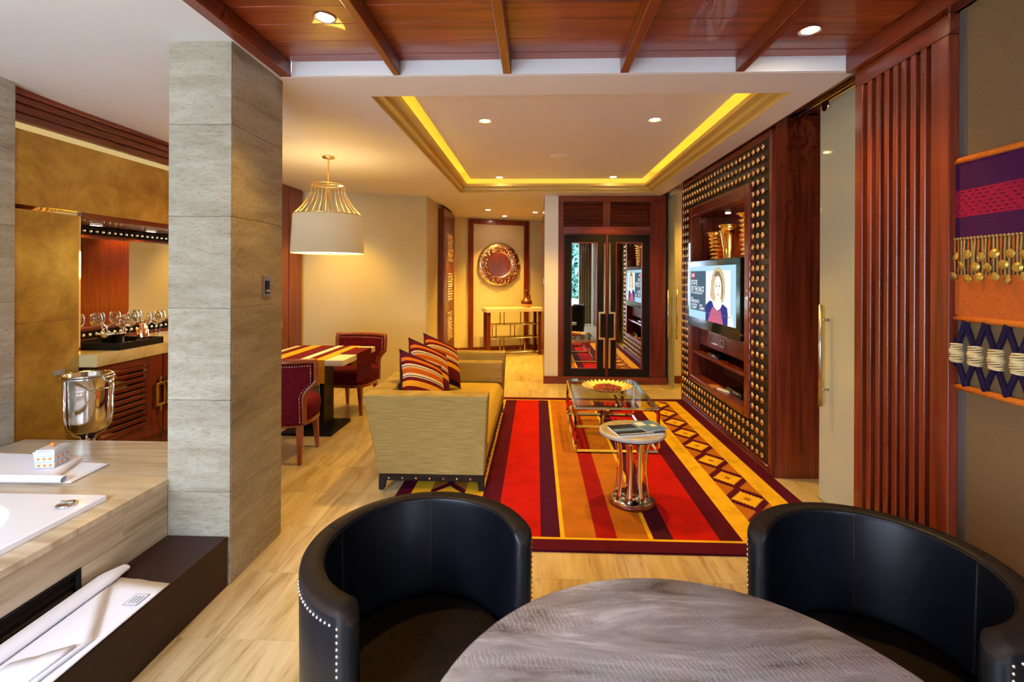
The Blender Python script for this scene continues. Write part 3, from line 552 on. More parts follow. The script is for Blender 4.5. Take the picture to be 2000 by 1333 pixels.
def text(body, x, z, size, m, parent=tv, wide=1.0, d=0.0034):
    c = bpy.data.curves.new('lettering', 'FONT'); c.body = body; c.size = size; c.materials.append(MATS[m]); o = bpy.data.objects.new('lettering', c); COL.objects.link(o); o.parent = parent
    bpy.context.view_layer.update(); me = bpy.data.meshes.new_from_object(o.evaluated_get(bpy.context.evaluated_depsgraph_get())); bpy.data.objects.remove(o)
    o = bpy.data.objects.new('lettering', me); COL.objects.link(o); o.parent = parent
    o.matrix_local = Matrix.Translation((-d, -x, z)) @ TM @ Matrix.Diagonal((wide, 1, 1, 1))
for b_, x, z, s_, w_ in (('CNN', -0.548, 0.178, 0.052, 0.85), ('STATE', -0.56, 0.095, 0.075, 0.95), ('OF THE RACE', -0.56, 0.030, 0.075, 0.86), ('WITH KATE BOLDUAN', -0.56, 0.004, 0.028, 1.2), ('LIVE', -0.56, -0.052, 0.028, 1.2), ('WEEKDAYS', -0.56, -0.088, 0.045, 1.1), ('LOS ANGELES', -0.56, -0.118, 0.028, 1.15), ('MIAMI', -0.30, -0.118, 0.028, 1.15), ('11:30AM', -0.56, -0.152, 0.040, 1.2), ('2:30PM', -0.30, -0.152, 0.040, 1.2)): text(b_, x, z, s_, 'tv_white', wide=w_)
# gold vases on the ledge
def vase(name, loc, prof, label, grp='gold vases on the ledge above the television'):
    return tag(MB().lathe(prof, (0, 0, 0), 'gold_leaf', 28, cap=False).build(name, M=Matrix.Translation(loc)), label, 'vase', grp)
prof = [(0.06, 0), (0.062, 0.005)]
for k in range(8):
    z = 0.01+k*0.04; r_ = 0.060+0.028*k/7; prof += [(r_-0.010, z), (r_+0.012, z+0.016), (r_+0.012, z+0.022), (r_-0.008, z+0.036)]
prof += [(0.108, 0.335), (0.104, 0.342), (0.075, 0.335), (0.05, 0.1)]
vase('ribbed_vase', (1.87, 5.08, 1.561), prof, 'ribbed gold vase, left of the three on the ledge')
vs = vase('flared_vase', (1.87, 4.74, 1.561), [(0.075, 0), (0.07, 0.03), (0.062, 0.06), (0.068, 0.16), (0.085, 0.26), (0.098, 0.325), (0.102, 0.33), (0.092, 0.34), (0.108, 0.375), (0.112, 0.385), (0.095, 0.38), (0.07, 0.2)], 'flared smooth gold vase, middle of the three on the ledge')
prof = [(0.05, 0), (0.07, 0.005)]
for k in range(9): prof += [(0.035, 0.02+k*0.042), (0.055+0.004*k, 0.042+k*0.042), (0.035, 0.06+k*0.042)]
prof += [(0.095, 0.43), (0.10, 0.44), (0.07, 0.43)]
vase('beaded_vase', (1.84, 4.28, 1.561), prof, 'slender beaded gold vase at the right of the ledge')
# things on the shelves
s_ = thing('set_top_box', 'small black set top box on the upper shelf of the wall unit', 'media box', (1.80, 4.80, 0.6502))
bx('case', -0.07, 0.07, -0.13, 0.13, 0.004, 0.035, 'black_plastic', s_, 0.003, 1); bx('foot', -0.06, 0.06, -0.11, 0.11, 0, 0.005, 'black_panel', s_); bx('display', -0.0715, -0.07, -0.05, 0.03, 0.012, 0.026, 'plastic_grey', s_)
s_ = thing('disc_player', 'flat black disc player on the bottom shelf of the wall unit', 'media player', (1.84, 4.35, 0.3855))
bx('case', -0.09, 0.09, -0.16, 0.16, 0.004, 0.05, 'black_plastic', s_, 0.003, 1); bx('tray', -0.0915, -0.09, -0.10, 0.02, 0.03, 0.04, 'plastic_grey', s_); bx('foot', -0.08, 0.08, -0.14, 0.14, 0, 0.005, 'black_panel', s_)
s_ = thing('remote_control', 'pale remote control lying beside the disc player', 'remote', (1.735, 4.52, 0.3852), R(20)); bx('shell', -0.022, 0.022, -0.08, 0.08, 0, 0.018, 'acrylic', s_, 0.004, 2); bx('keypad', -0.016, 0.016, -0.06, 0.03, 0.018, 0.020, 'plastic_grey', s_)
s_ = thing('leaflet', 'brown leaflet lying flat on the bottom shelf', 'leaflet', (1.72, 4.72, 0.3852), R(-8)); bx('page', -0.045, 0.045, -0.07, 0.07, 0, 0.003, 'stone_gold', s_); bx('cover', -0.045, 0.045, -0.07, 0.07, 0.0032, 0.005, 'terracotta_light', s_)

# ================================================================== SLIDING GLASS DOORS
def slide_door(name, label, x, y0, y1, zt, hy):
    d = struct(empty(name, (x, y0, 0)), label, 'door'); w = y1-y0
    MB().box(-0.005, 0.005, 0.0, w, 0.008, zt, 'frosted_glass').build('glass_panel', d)
    bx('glass_rim', -0.0052, 0.0052, w, w+0.002, 0.008, zt, 'glass_edge', d); bx('glass_rim', -0.0052, 0.0052, -0.002, 0, 0.008, zt, 'glass_edge', d)
    for s in (-1, 1):
        h = MB().tube([(s*0.055, hy-y0, 0.63), (s*0.055, hy-y0, 1.27)], 0.0125, 'steel', 12).build('handle', d)
        for z in (0.735, 1.175): MB().tube([(s*0.006, hy-y0, z), (s*0.05, hy-y0, z)], 0.008, 'steel', 8).build('standoff', h)
    return d
d1 = slide_door('door_1', 'frosted sliding glass door between slat screen and television wall', 1.85, 2.35, 3.215, 2.56, 3.12)
for yy in (0.79, 0.2): MB().tube([(-0.022, yy, 2.535), (-0.005, yy, 2.535)], 0.032, 'chrome', 20).build('roller', d1)
d2 = slide_door('door_2', 'frosted sliding glass door edge on beside the wardrobe', 1.765, 6.27, 7.05, 2.50, 6.34)
tag(MB().box(1.835, 1.865, 2.6, 3.62, 2.58, 2.605, 'steel').box(1.838, 1.862, 2.6, 3.60, 2.565, 2.58, 'chrome').build('door_track'), 'steel sliding track above the frosted glass door', 'track', None, 'structure')

# ================================================================== WARDROBE
wd = thing('wardrobe', 'tall dark wood wardrobe with two mirrored doors and louvred top', 'wardrobe', (0.29, 6.50, 0))
bx('body', 0.0, 1.43, 0.03, 0.55, 0.1, 2.515, 'wood_z', wd)
bx('top_rail', 0.0, 1.43, 0.0, 0.03, 2.44, 2.515, 'wood_x', wd, 0.003, 1); bx('middle_rail', 0.068, 1.225, 0.0, 0.03, 2.012, 2.11, 'wood_x', wd, 0.003, 1)
bx('side_stile', 0.0, 0.068, 0.0, 0.03, 0.1, 2.44, 'wood_z', wd, 0.003, 1); bx('side_stile', 1.225, 1.43, 0.0, 0.03, 0.1, 2.44, 'wood_z', wd, 0.003, 1); bx('middle_stile', 0.595, 0.69, 0.0, 0.03, 2.11, 2.44, 'wood_z', wd, 0.003, 1)
for x0, x1 in ((0.068, 0.595), (0.69, 1.225)):
    lv = bx('louvre_panel', x0, x1, 0.022, 0.03, 2.11, 2.44, 'wood_step', wd)
    for k in range(11): MB().box(x0, x1, -0.012, 0.012, -0.003, 0.003, 'wood_x', Matrix.Translation((0, 0.012, 2.128+k*0.0295)) @ Matrix.Rotation(R(-40), 4, 'X')).build('slat', lv)
for k, (x0, x1) in enumerate(((0.07, 0.643), (0.650, 1.223))):
    dr = MB(); a, b_ = (0.10, 0.12) if k == 0 else (0.115, 0.105)
    ring2 = ((x0, x0+a), (x1-b_, x1))
    dr.box(x0, x0+a, -0.012, 0.02, 0.105, 2.005, 'black_panel'); dr.box(x1-b_, x1, -0.012, 0.02, 0.105, 2.005, 'black_panel'); dr.box(x0+a, x1-b_, -0.012, 0.02, 0.105, 0.20, 'black_panel'); dr.box(x0+a, x1-b_, -0.012, 0.02, 1.895, 2.005, 'black_panel')
    do = dr.build('door', wd)
    mo = MB(); m0, m1 = x0+a, x1-b_
    mo.box(m0, m0+0.012, -0.016, 0.0, 0.20, 1.895, 'wood_z'); mo.box(m1-0.012, m1, -0.016, 0.0, 0.20, 1.895, 'wood_z'); mo.box(m0+0.012, m1-0.012, -0.016, 0.0, 0.20, 0.212, 'wood_x'); mo.box(m0+0.012, m1-0.012, -0.016, 0.0, 1.883, 1.895, 'wood_x'); mo.build('moulding', do)
    e = MB(); e.box(x0-0.002, x0+0.008, -0.014, 0.0, 0.105, 2.005, 'wood_z'); e.box(x1-0.008, x1+0.002, -0.014, 0.0, 0.105, 2.005, 'wood_z'); e.box(x0, x1, -0.014, 0, 1.997, 2.008, 'wood_x'); e.build('edge_trim', do)
    bx('mirror', m0+0.012, m1-0.012, -0.004, 0.006, 0.212, 1.883, 'mirror', do)
    c = 0.6465; s = -1 if k == 0 else 1
    h = MB(); xi = c+s*0.034; xo = c+s*0.10; t = 0.013
    h.box(xi-t, xi+t, -0.045, -0.028, 0.96, 1.88, 'brass'); h.box(xi-t, xi+t, -0.045, -0.028, 0.215, 0.60, 'brass')
    h.box(min(xi, xo)-t, max(xi, xo)+t, -0.046, -0.027, 0.94, 0.966, 'brass'); h.box(min(xi, xo)-t, max(xi, xo)+t, -0.046, -0.027, 0.594, 0.62, 'brass'); h.box(xo-t, xo+t, -0.045, -0.028, 0.60, 0.96, 'brass')
    for z in (0.3, 1.0, 1.75): h.box(xi-0.006, xi+0.006, -0.03, -0.012, z, z+0.012, 'brass')
    h.build('handle', do, 0.003, 1)

# ================================================================== CORRIDOR
wp = thing('carved_panel', 'dark wood pilaster with three carved metal plaques in the corridor', 'panel', (-1.494, 7.30, 0))
bx('board', 0, 0.085, 0, 0.95, 0, 2.47, 'wood_z', wp, 0.004, 1); bx('inset', 0.0855, 0.089, 0.10, 0.85, 0.15, 2.36, 'wood_z', wp)
for z0 in (1.66, 1.03, 0.41):
    rg = random.Random(int(z0*100)); q = MB(); q.box(0.089, 0.098, 0.26, 0.66, z0, z0+0.45, 'pewter')
    for i in range(9):
        for j in range(11):
            cx_, cz_ = 0.285+i*0.044, z0+0.025+j*0.04; hgt = rg.uniform(0.006, 0.026); a = rg.uniform(0.010, 0.02)
            q.sphere((0.098, cx_, cz_), a, rg.choice(['pewter', 'brass', 'pewter']), 6, 4, sx=hgt/a)
    o = q.build('plaque', wp)
MM = Matrix.Translation((WC.x, WC.y, 0)) @ Matrix.Rotation(ang, 4, 'Z')
rm = thing('round_mirror', 'round wall mirror in a wide hammered metal ring', 'mirror', (WC.x+nn.x*0.002, WC.y+nn.y*0.002, 1.648), ang)
FX = Matrix.Rotation(R(90), 4, 'X')
q = MB(); rg = random.Random(3)
prof = [(0.228, 0.0), (0.228, 0.03), (0.245, 0.036), (0.30, 0.05), (0.36, 0.048), (0.41, 0.03), (0.425, 0.0)]
q.lathe(prof, (0, 0, 0), 'pewter', 56, cap=False, M=FX)
for k in range(330):
    a = rg.uniform(0, 2*math.pi); r_ = rg.uniform(0.25, 0.405); s_ = rg.uniform(0.006, 0.014)
    q.sphere((r_*math.cos(a), -0.045, r_*math.sin(a)), s_, rg.choice(['pewter', 'nail_metal', 'copper']), 6, 4, sx=rg.uniform(0.6, 1.5), sz=rg.uniform(0.6, 1.5), sy=0.9)
q.build('hammered_ring', rm)
MB().lathe([(1e-5, 0.028), (0.232, 0.028)], (0, 0, 0), 'mirror', 48, cap=False, M=FX).build('glass', rm)
# console table
cc = Vector((WC.x, WC.y))+nn*0.46+td*0.12
cn = thing('console_table', 'narrow cream topped console table on red posts with steel rods', 'console table', (cc.x, cc.y, 0), ang)
bx('top', -0.54, 0.54, -0.16, 0.16, 0.79, 0.86, 'stone_cream', cn, 0.003, 1)
for sx in (-1, 1):
    for sy in (-1, 1): bx('leg', sx*0.485-0.028, sx*0.485+0.028, sy*0.115-0.025, sy*0.115+0.025, 0, 0.79, 'wood_z', cn, 0.003, 1)
for y_ in (-0.115, 0.115):
    for z_ in (0.06, 0.32, 0.56): MB().bar((-0.457, y_, z_), (0.457, y_, z_), 0.014, 'chrome').build('rail', cn)
    for z0, z1, xs in ((0.067, 0.313, (-0.2, 0.2)), (0.327, 0.553, (0.0, 0.35, -0.35)), (0.567, 0.79, (-0.2, 0.2))):
        for x_ in xs: MB().bar((x_, y_, z0), (x_, y_, z1), 0.012, 'chrome').build('rod', cn)
for x_ in (-0.485, 0.485):
    for z_ in (0.06, 0.32, 0.56): MB().bar((x_, -0.09, z_), (x_, 0.09, z_), 0.014, 'chrome').build('rail', cn)
vp = cc+td*0.27+nn*0.0
jug = thing('pottery_jug', 'dark glazed pottery jug on the console table', 'jug', (vp.x, vp.y, 0.8602), ang)
MB().lathe([(0.05, 0), (0.075, 0.02), (0.098, 0.06)], (0, 0, 0), 'terracotta_light', 24).build('base_band', jug)
MB().lathe([(0.098, 0.06), (0.105, 0.09), (0.095, 0.125), (0.065, 0.15), (0.04, 0.175), (0.036, 0.26), (0.052, 0.31), (0.056, 0.315), (0.045, 0.30)], (0, 0, 0), 'terracotta', 24, cap=False).build('body', jug)
MB().tube([(0.038, 0, 0.24), (0.07, 0, 0.22), (0.075, 0, 0.18), (0.055, 0, 0.155)], 0.010, 'terracotta', 8).build('handle', jug)

# ================================================================== SOFA
sf = thing('sofa', 'gold upholstered box sofa with dark studded base', 'sofa', (-0.74, 3.2, 0))
# local x: back -0.42 .. front 0.42 ; y 0..1.92
MB().hexa([(-0.31, 0.0, 0.115), (0.395, 0.0, 0.115), (0.395, 0.15, 0.115), (-0.31, 0.15, 0.115), (-0.42, -0.02, 0.65), (0.42, -0.02, 0.65), (0.42, 0.13, 0.65), (-0.42, 0.13, 0.65)], 'sofa_fabric').build('arm', sf, 0.012, 3)
MB().hexa([(-0.31, 1.77, 0.115), (0.395, 1.77, 0.115), (0.395, 1.92, 0.115), (-0.31, 1.92, 0.115), (-0.42, 1.79, 0.65), (0.42, 1.79, 0.65), (0.42, 1.94, 0.65), (-0.42, 1.94, 0.65)], 'sofa_fabric').build('arm', sf, 0.012, 3)
MB().hexa([(-0.31, 0.15, 0.115), (-0.16, 0.15, 0.115), (-0.16, 1.77, 0.115), (-0.31, 1.77, 0.115), (-0.42, 0.13, 0.65), (-0.27, 0.13, 0.65), (-0.27, 1.79, 0.65), (-0.42, 1.79, 0.65)], 'sofa_fabric').build('backrest', sf, 0.012, 3)
bx('arm_pad', -0.25, 0.40, 1.66, 1.77, 0.36, 0.575, 'sofa_fabric', sf, 0.02, 3)
bx('seat_base', -0.16, 0.385, 0.15, 1.77, 0.115, 0.26, 'sofa_seat', sf, 0.01, 2)
def seatfn(u, v):
    x = -0.27+0.68*u; y = 0.135+1.52*v; e = (1-abs(2*u-1)**16)*(1-abs(2*v-1)**50); return (x, y, 0.29+0.09*e+0.008*(1-(2*v-1)**2))
q = MB().grid(seatfn, 24, 40, 'sofa_seat'); q.box(-0.27, 0.41, 0.135, 1.655, 0.255, 0.292, 'sofa_seat'); q.build('seat_cushion', sf)
q = MB(); q.box(-0.31, 0.395, 0.0, 0.035, 0.075, 0.114, 'wood_black'); q.box(-0.31, 0.395, 1.885, 1.92, 0.075, 0.114, 'wood_black'); q.box(0.36, 0.395, 0.035, 1.885, 0.075, 0.114, 'wood_black'); q.box(-0.31, -0.275, 0.035, 1.885, 0.075, 0.114, 'wood_black'); q.build('base_rail', sf, 0.002, 1)
for sx, y_ in ((-1, 0), (1, 0), (-1, 1.86), (1, 1.86)):
    x0, x1 = (-0.31, -0.265) if sx < 0 else (0.35, 0.395); dx = 0.015*sx
    z0 = 0.013 if (sx > 0 or True) else 0
    MB().hexa([(x0+(0.012 if sx > 0 else 0), y_, z0), (x1-(0.012 if sx < 0 else 0), y_, z0), (x1-(0.012 if sx < 0 else 0), y_+0.04, z0), (x0+(0.012 if sx > 0 else 0), y_+0.04, z0), (x0, y_, 0.076), (x1, y_, 0.076), (x1, y_+0.055, 0.076), (x0, y_+0.055, 0.076)], 'wood_black').build('leg', sf)
no_ = MB().sphere((0, 0, 0), 0.009, 'copper', 8, 5).build('nail', sf); nm = no_.data; no_.location = (-0.24, -0.002, 0.093)
for k in range(1, 7): link_mesh('nail', nm, sf, (-0.24+k*0.091, -0.002, 0.093))
for k in range(20): link_mesh('nail', nm, sf, (0.397, 0.06+k*0.094, 0.093))
# kilim cushions
STR = [(0.07, 'cloth_black'), (0.16, 'cloth_plum'), (0.24, 'cloth_orange'), (0.30, 'cloth_red'), (0.325, 'cloth_cream'), (0.345, 'cloth_black'), (0.37, 'cloth_cream'), (0.40, 'cloth_orange'), (0.46, 'cloth_rust'), (0.485, 'cloth_orange'), (0.51, 'cloth_cream'), (0.53, 'cloth_black'), (0.555, 'cloth_cream'), (0.62, 'cloth_red'), (0.71, 'cloth_gold'), (0.78, 'cloth_red'), (0.88, 'cloth_plum'), (0.95, 'cloth_red'), (1.01, 'cloth_black')]
def cushion(loc, label, size=0.44):
    t = thing('kilim_cushion', label, 'cushion', loc, group='striped cushions on the sofa')
    nz = Vector((0.79, -0.35, 0.5)).normalized(); ax = Vector((0.58, 0.70, -0.42)); ax = (ax-nz*ax.dot(nz)).normalized(); az = nz.cross(ax)
    t.matrix_world = Matrix.Translation(loc) @ Matrix(((ax.x, -nz.x, az.x, 0), (ax.y, -nz.y, az.y, 0), (ax.z, -nz.z, az.z, 0), (0, 0, 0, 1)))
    def half_(sg):
        def fn(u, v):
            a, b_ = 2*u-1, 2*v-1; k = 1-0.10*(1-(a*a))*(abs(b_)**3); k2 = 1-0.10*(1-(b_*b_))*(abs(a)**3)
            th = 0.085*((1-a*a)*(1-b_*b_))**0.42
            return (a*size/2*k2, sg*th, b_*size/2*k)
        return fn
    NV = 60
    def mf(i, j):
        p = 1-(j+0.5)/NV
        for e, c in STR:
            if p < e:
                if c == 'cloth_cream' and (i % 2) == 0: return 'cloth_white'
                return c
        return 'cloth_black'
    MB().grid(half_(-1), 28, NV, 'cloth_red', mf=mf).build('front', t); MB().grid(half_(1), 28, NV, 'cloth_red', mf=lambda i, j: 'cloth_black').build('back', t)
    e = size/2; MB().tube([(-e, 0, -e), (0, 0, -e*0.9), (e, 0, -e), (e*0.9, 0, 0), (e, 0, e), (0, 0, e*0.9), (-e, 0, e), (-e*0.9, 0, 0)], 0.004, 'cloth_plum', 6, closed=True).build('piping', t)
cushion((-0.86, 3.63, 0.63), 'striped kilim cushion nearest the near sofa arm')
cushion((-0.895, 4.02, 0.666), 'striped kilim cushion in the middle of the sofa row')
cushion((-0.875, 4.47, 0.65), 'striped kilim cushion farthest along the sofa')

# ================================================================== COFFEE TABLE
ct = thing('coffee_table', 'low glass coffee table on an open square steel frame', 'coffee table', (0.655, 4.45, 0))
X0, X1, Y0, Y1 = -0.33, 0.33, -0.51, 0.53; zt = 0.375
MB().box(X0-0.01, X1+0.01, Y0-0.01, Y1+0.01, zt+0.003, zt+0.015, 'table_glass').build('glass_top', ct)
def barz(n_, a, b_): MB().bar(a, b_, 0.02, 'chrome').build(n_, ct)
fz = 0.0245
for x_ in (X0, X1):
    for y_ in (Y0, Y1): barz('leg', (x_, y_, fz-0.01), (x_, y_, zt-0.008))
for x_ in (X0, X1): barz('top_rail', (x_, Y0, zt-0.008), (x_, Y1, zt-0.008))
for y_ in (Y0, Y1): barz('bottom_rail', (X0, y_, fz), (X1, y_, fz)); barz('top_rail', (X0, y_, zt-0.008), (X1, y_, zt-0.008))
barz('bottom_rail', (X1, Y0, fz), (X1, Y1, fz)); barz('bottom_rail', (X0, Y0, fz), (X0, Y1, fz))
barz('inner_rail', (X0, Y0, 0.22), (-0.12, Y0, 0.22)); barz('inner_post', (-0.12, Y0, 0.22), (-0.12, Y0, zt-0.008)); barz('inner_rail', (-0.12, Y0, 0.30), (0.05, Y0+0.3, 0.30)); barz('inner_post', (0.05, Y0+0.3, 0.30), (0.05, Y0+0.3, zt-0.008))
barz('inner_rail', (X0, 0.1, 0.22), (0.15, 0.1, 0.22)); barz('inner_post', (0.15, 0.1, 0.22), (0.15, 0.1, zt-0.008)); barz('inner_rail', (0.15, 0.1, 0.22), (0.15, Y1, 0.22)); barz('inner_rail', (X0, Y0, 0.22), (X0, 0.1, 0.22))
bw = thing('fluted_bowl', 'scalloped gold bowl on the glass coffee table', 'bowl', (0.655, 4.48, 0.3905))
q = MB(); n = 64
def bowl(u, v):
    a = 2*math.pi*u; r_ = 0.06+0.165*v; w_ = 1+0.05*v*math.cos(a*32); return (r_*w_*math.cos(a), r_*w_*math.sin(a), 0.004+0.045*v**1.6+0.006*v*math.cos(a*32))
q.grid(bowl, 192, 10, 'bowl_gold'); q.lathe([(1e-5, 0.004), (0.061, 0.004)], (0, 0, 0), 'bowl_gold', 32, cap=False); q.build('dish', bw, solid=0.004)
rg = random.Random(11); q = MB()
for _ in range(260):
    a = rg.uniform(0, 6.283); r_ = 0.125*math.sqrt(rg.random()); c = Vector((r_*math.cos(a), r_*math.sin(a), 0.022+0.022*(1-r_/0.13)+rg.uniform(0, 0.012)))
    q.sphere(c, rg.uniform(0.008, 0.016), 'potpourri', 5, 3, sx=rg.uniform(0.6, 1.6), sy=rg.uniform(0.6, 1.6), sz=0.5)
q.lathe([(1e-5, 0.024), (0.10, 0.020), (0.125, 0.018)], (0, 0, 0), 'potpourri', 24, cap=False)
o = tag(q.build('potpourri', M=Matrix.Translation((0.655, 4.48, 0.3905))), 'red and brown dried potpourri heaped in the gold bowl', 'potpourri', None, 'stuff')

# ================================================================== SIDE TABLE
st = thing('side_table', 'round marble side table on flat steel ribs', 'side table', (0.612, 3.10, 0))
MB().lathe([(1e-5, 0.473), (0.197, 0.473)], (0, 0, 0), 'marble_side', 48, cap=False).lathe([(0.197, 0.473), (0.207, 0.469), (0.208, 0.452), (0.204, 0.448), (1e-5, 0.448)], (0, 0, 0), 'marble_edge', 48, cap=False).build('top', st)
MB().lathe([(1e-5, 0.448), (0.185, 0.448), (0.18, 0.434), (1e-5, 0.434)], (0, 0, 0), 'wood_black', 40, cap=False).build('under_plate', st)
for k in range(9):
    a = 2*math.pi*k/9+0.2; pts = []
    q = MB()
    def rib(u, v, a=a):
        r_ = 0.092+0.024*(2*v-1)**2; w_ = (u-0.5)*0.034; return (r_*math.cos(a)-w_*math.sin(a), r_*math.sin(a)+w_*math.cos(a), 0.045+0.39*v)
    q.grid(rib, 1, 12, 'chrome', sm=True).build('rib', st, solid=0.005)
MB().lathe([(1e-5, 0.045), (0.128, 0.045), (0.132, 0.038)], (0, 0, 0), 'chrome', 40, cap=False).build('base_plate', st)
MB().lathe([(0.132, 0.038), (0.14, 0.036), (0.146, 0.028), (0.146, 0.013), (1e-5, 0.013)], (0, 0, 0), 'wood_x', 40, cap=False).build('base_ring', st)
def book(name, label, loc, rz, w, d, h, covers, cat):
    t = thing(name, label, cat, loc, rz, 'reading matter on the marble side table')
    bx('pages', -w/2+0.002, w/2-0.003, -d/2+0.003, d/2-0.003, 0.0015, h-0.0015, 'paper', t); bx('cover', -w/2, w/2, -d/2, d/2, h-0.0014, h, covers[0], t); bx('cover', -w/2, w/2, -d/2, d/2, 0, 0.0014, 'paper', t)
    for (x0, x1, y0, y1, m) in covers[1:]: bx('cover_print', x0*w/2, x1*w/2, y0*d/2, y1*d/2, h, h+0.0004, m, t)
book('magazine', 'glossy magazine with a dark seascape cover on the marble side table', (0.62, 3.06, 0.4732), R(14), 0.29, 0.20, 0.014, ['print_dark', (-0.95, 0.6, -0.25, 0.2, 'print_blue'), (-0.95, 0.6, -0.9, -0.8, 'print_pale')], 'magazine')
book('brochure', 'pale blue brochure with white flowers lying half under the magazine', (0.72, 3.115, 0.4876), R(22), 0.15, 0.19, 0.006, ['print_blue', (-0.9, -0.1, 0.1, 0.85, 'print_pale'), (0.1, 0.6, -0.3, 0.2, 'print_pale')], 'brochure')

# ================================================================== DINING GROUP
dt = thing('dining_table', 'square cream stone dining table on a black pedestal', 'dining table', (-2.06, 4.49, 0))
bx('top', -0.41, 0.41, -0.41, 0.41, 0.665, 0.715, 'stone_cream', dt, 0.003, 1); bx('pedestal', -0.11, 0.11, -0.11, 0.11, 0.03, 0.665, 'wood_black', dt, 0.003, 1); bx('base_plate', -0.23, 0.23, -0.23, 0.23, 0, 0.03, 'black_panel', dt, 0.003, 1)
rn = thing('table_runner', 'gold, white and dark red striped runner along the dining table', 'table runner', (-2.06, 4.49, 0.7155))
cols = [(-0.34, -0.25, 'cloth_red'), (-0.25, -0.14, 'cloth_gold'), (-0.14, -0.03, 'cloth_red'), (-0.03, 0.02, 'cloth_plum'), (0.02, 0.085, 'cloth_white'), (0.085, 0.16, 'cloth_red'), (0.16, 0.25, 'cloth_gold')]
q = MB()
for a, b_, m in cols:
    q.box(a, b_, -0.414, 0.414, 0.0, 0.003, m); q.box(a, b_, -0.416, -0.4125, -0.20 if m != 'cloth_red' else -0.19, 0.003, m); q.box(a, b_, 0.4125, 0.416, -0.2, 0.003, m)
q.build('cloth', rn)
q = MB()
for k in range(60):
    x_ = -0.335+k*0.0092; z_ = -0.20; q.tube([(x_, -0.414, z_), (x_+0.006*(-1)**k, -0.416, z_-0.03), (x_, -0.414, z_-0.055), (x_+0.003, -0.414, z_-0.085-0.01*random.random())], 0.0022, 'cloth_cream', 4)
q.build('fringe', rn)['kind'] = 'stuff'
r2 = thing('cross_runner', 'plain dark red runner hanging over the right table edge', 'table runner', (-2.06, 4.49, 0.7192))
q = MB(); q.box(0.252, 0.414, -0.10, 0.28, 0, 0.003, 'cloth_red'); q.box(0.4125, 0.416, -0.10, 0.28, -0.27, 0.003, 'cloth_red'); q.build('cloth', r2)
MB().box(0.416, 0.4168, -0.08, 0.26, -0.25, -0.12, 'cloth_plum').build('woven_band', r2)
def dining_chair(loc, rz, label):
    """faces -y locally"""
    t = thing('dining_chair', label, 'chair', loc, rz, 'dark red dining chairs at the stone table')
    def seat(u, v):
        a = 2*math.pi*u; rx, ry = 0.235, 0.235; k = 1.0
        prof = [(0.0, 0.475), (0.6, 0.478), (0.9, 0.468), (1.0, 0.44), (1.03, 0.39), (1.0, 0.34), (0.96, 0.315)]
        f = v*(len(prof)-1); i = min(int(f), len(prof)-2); w_ = f-i; r_ = prof[i][0]*(1-w_)+prof[i+1][0]*w_; z_ = prof[i][1]*(1-w_)+prof[i+1][1]*w_
        ca, sa = math.cos(a), math.sin(a); e = 2/3.0
        return (rx*r_*math.copysign(abs(ca)**e, ca), ry*r_*math.copysign(abs(sa)**e, sa), z_)
    MB().grid(seat, 40, 18, 'red_velvet').build('seat', t)
    def sq(r_): return [(r_*math.copysign(abs(math.cos(a))**(2/3), math.cos(a)), r_*math.copysign(abs(math.sin(a))**(2/3), math.sin(a))) for a in [2*math.pi*i/32 for i in range(32)]]
    MB().prism(sq(0.232), 0.285, 0.316, 'wood_chair').build('seat_rail', t)
    for sx in (-1, 1):
        for sy in (-1, 1):
            bx0, by0 = sx*0.165, sy*0.165; tx_, ty_ = sx*0.185, sy*(0.175 if sy < 0 else 0.215)
            MB().hexa([(tx_-0.013, ty_-0.013, 0), (tx_+0.013, ty_-0.013, 0), (tx_+0.013, ty_+0.013, 0), (tx_-0.013, ty_+0.013, 0), (bx0-0.024, by0-0.024, 0.30), (bx0+0.024, by0-0.024, 0.30), (bx0+0.024, by0+0.024, 0.30), (bx0-0.024, by0+0.024, 0.30)], 'wood_chair').build('leg', t, 0.003, 1)
    # curved back, wide at the top and narrow at the seat
    def halfw(z): 
        if z > 0.62: return 0.285
        if z > 0.50: w_ = (0.62-z)/0.12; return 0.285-0.085*math.sin(w_*math.pi/2)
        return 0.20+0.01*(0.5-z)
    def pt(s, z, off, scale=1.0):
        x_ = s*halfw(z)*scale; y_ = 0.225+0.06*(z-0.45)-0.9*x_*x_+off; return (x_, y_, z)
    def pad(off, sc, z0, z1, nv=22): return lambda u, v: pt(2*u-1, z0+(z1-z0)*v, off, sc)
    MB().grid(pad(-0.022, 0.93, 0.33, 0.765), 20, 22, 'red_velvet').build('inner_pad', t, solid=0.012)
    MB().grid(pad(0.012, 0.93, 0.30, 0.765), 20, 22, 'red_velvet').build('outer_pad', t, solid=0.012)
    q = MB(); zs = [0.30+0.485*i/24 for i in range(25)]
    path = [pt(-1, z, 0) for z in zs]+[pt(-1+2*i/16, 0.785, 0) for i in range(1, 16)]+[pt(1, z, 0) for z in reversed(zs)]
    q.tube(path, 0.021, 'wood_chair', 6).build('back_frame', t)
    q = MB()
    for off in (0.022, -0.032):
        P = [pt(-1, z, off, 0.90) for z in [0.32+0.43*i/26 for i in range(27)]]+[pt(-0.9+1.8*i/30, 0.752, off) for i in range(1, 30)]+[pt(1, z, off, 0.90) for z in [0.75-0.43*i/26 for i in range(27)]]
        for p in P: q.sphere(p, 0.0048, 'nail_metal', 6, 4)
    q.build('nail_trim', t)['kind'] = 'stuff'
    return t
dining_chair((-2.0, 3.81, 0), R(186), 'red dining chair with its studded back to the camera, half behind the pillar')
dining_chair((-1.96, 5.12, 0), R(-8), 'red dining chair facing the camera across the stone table')

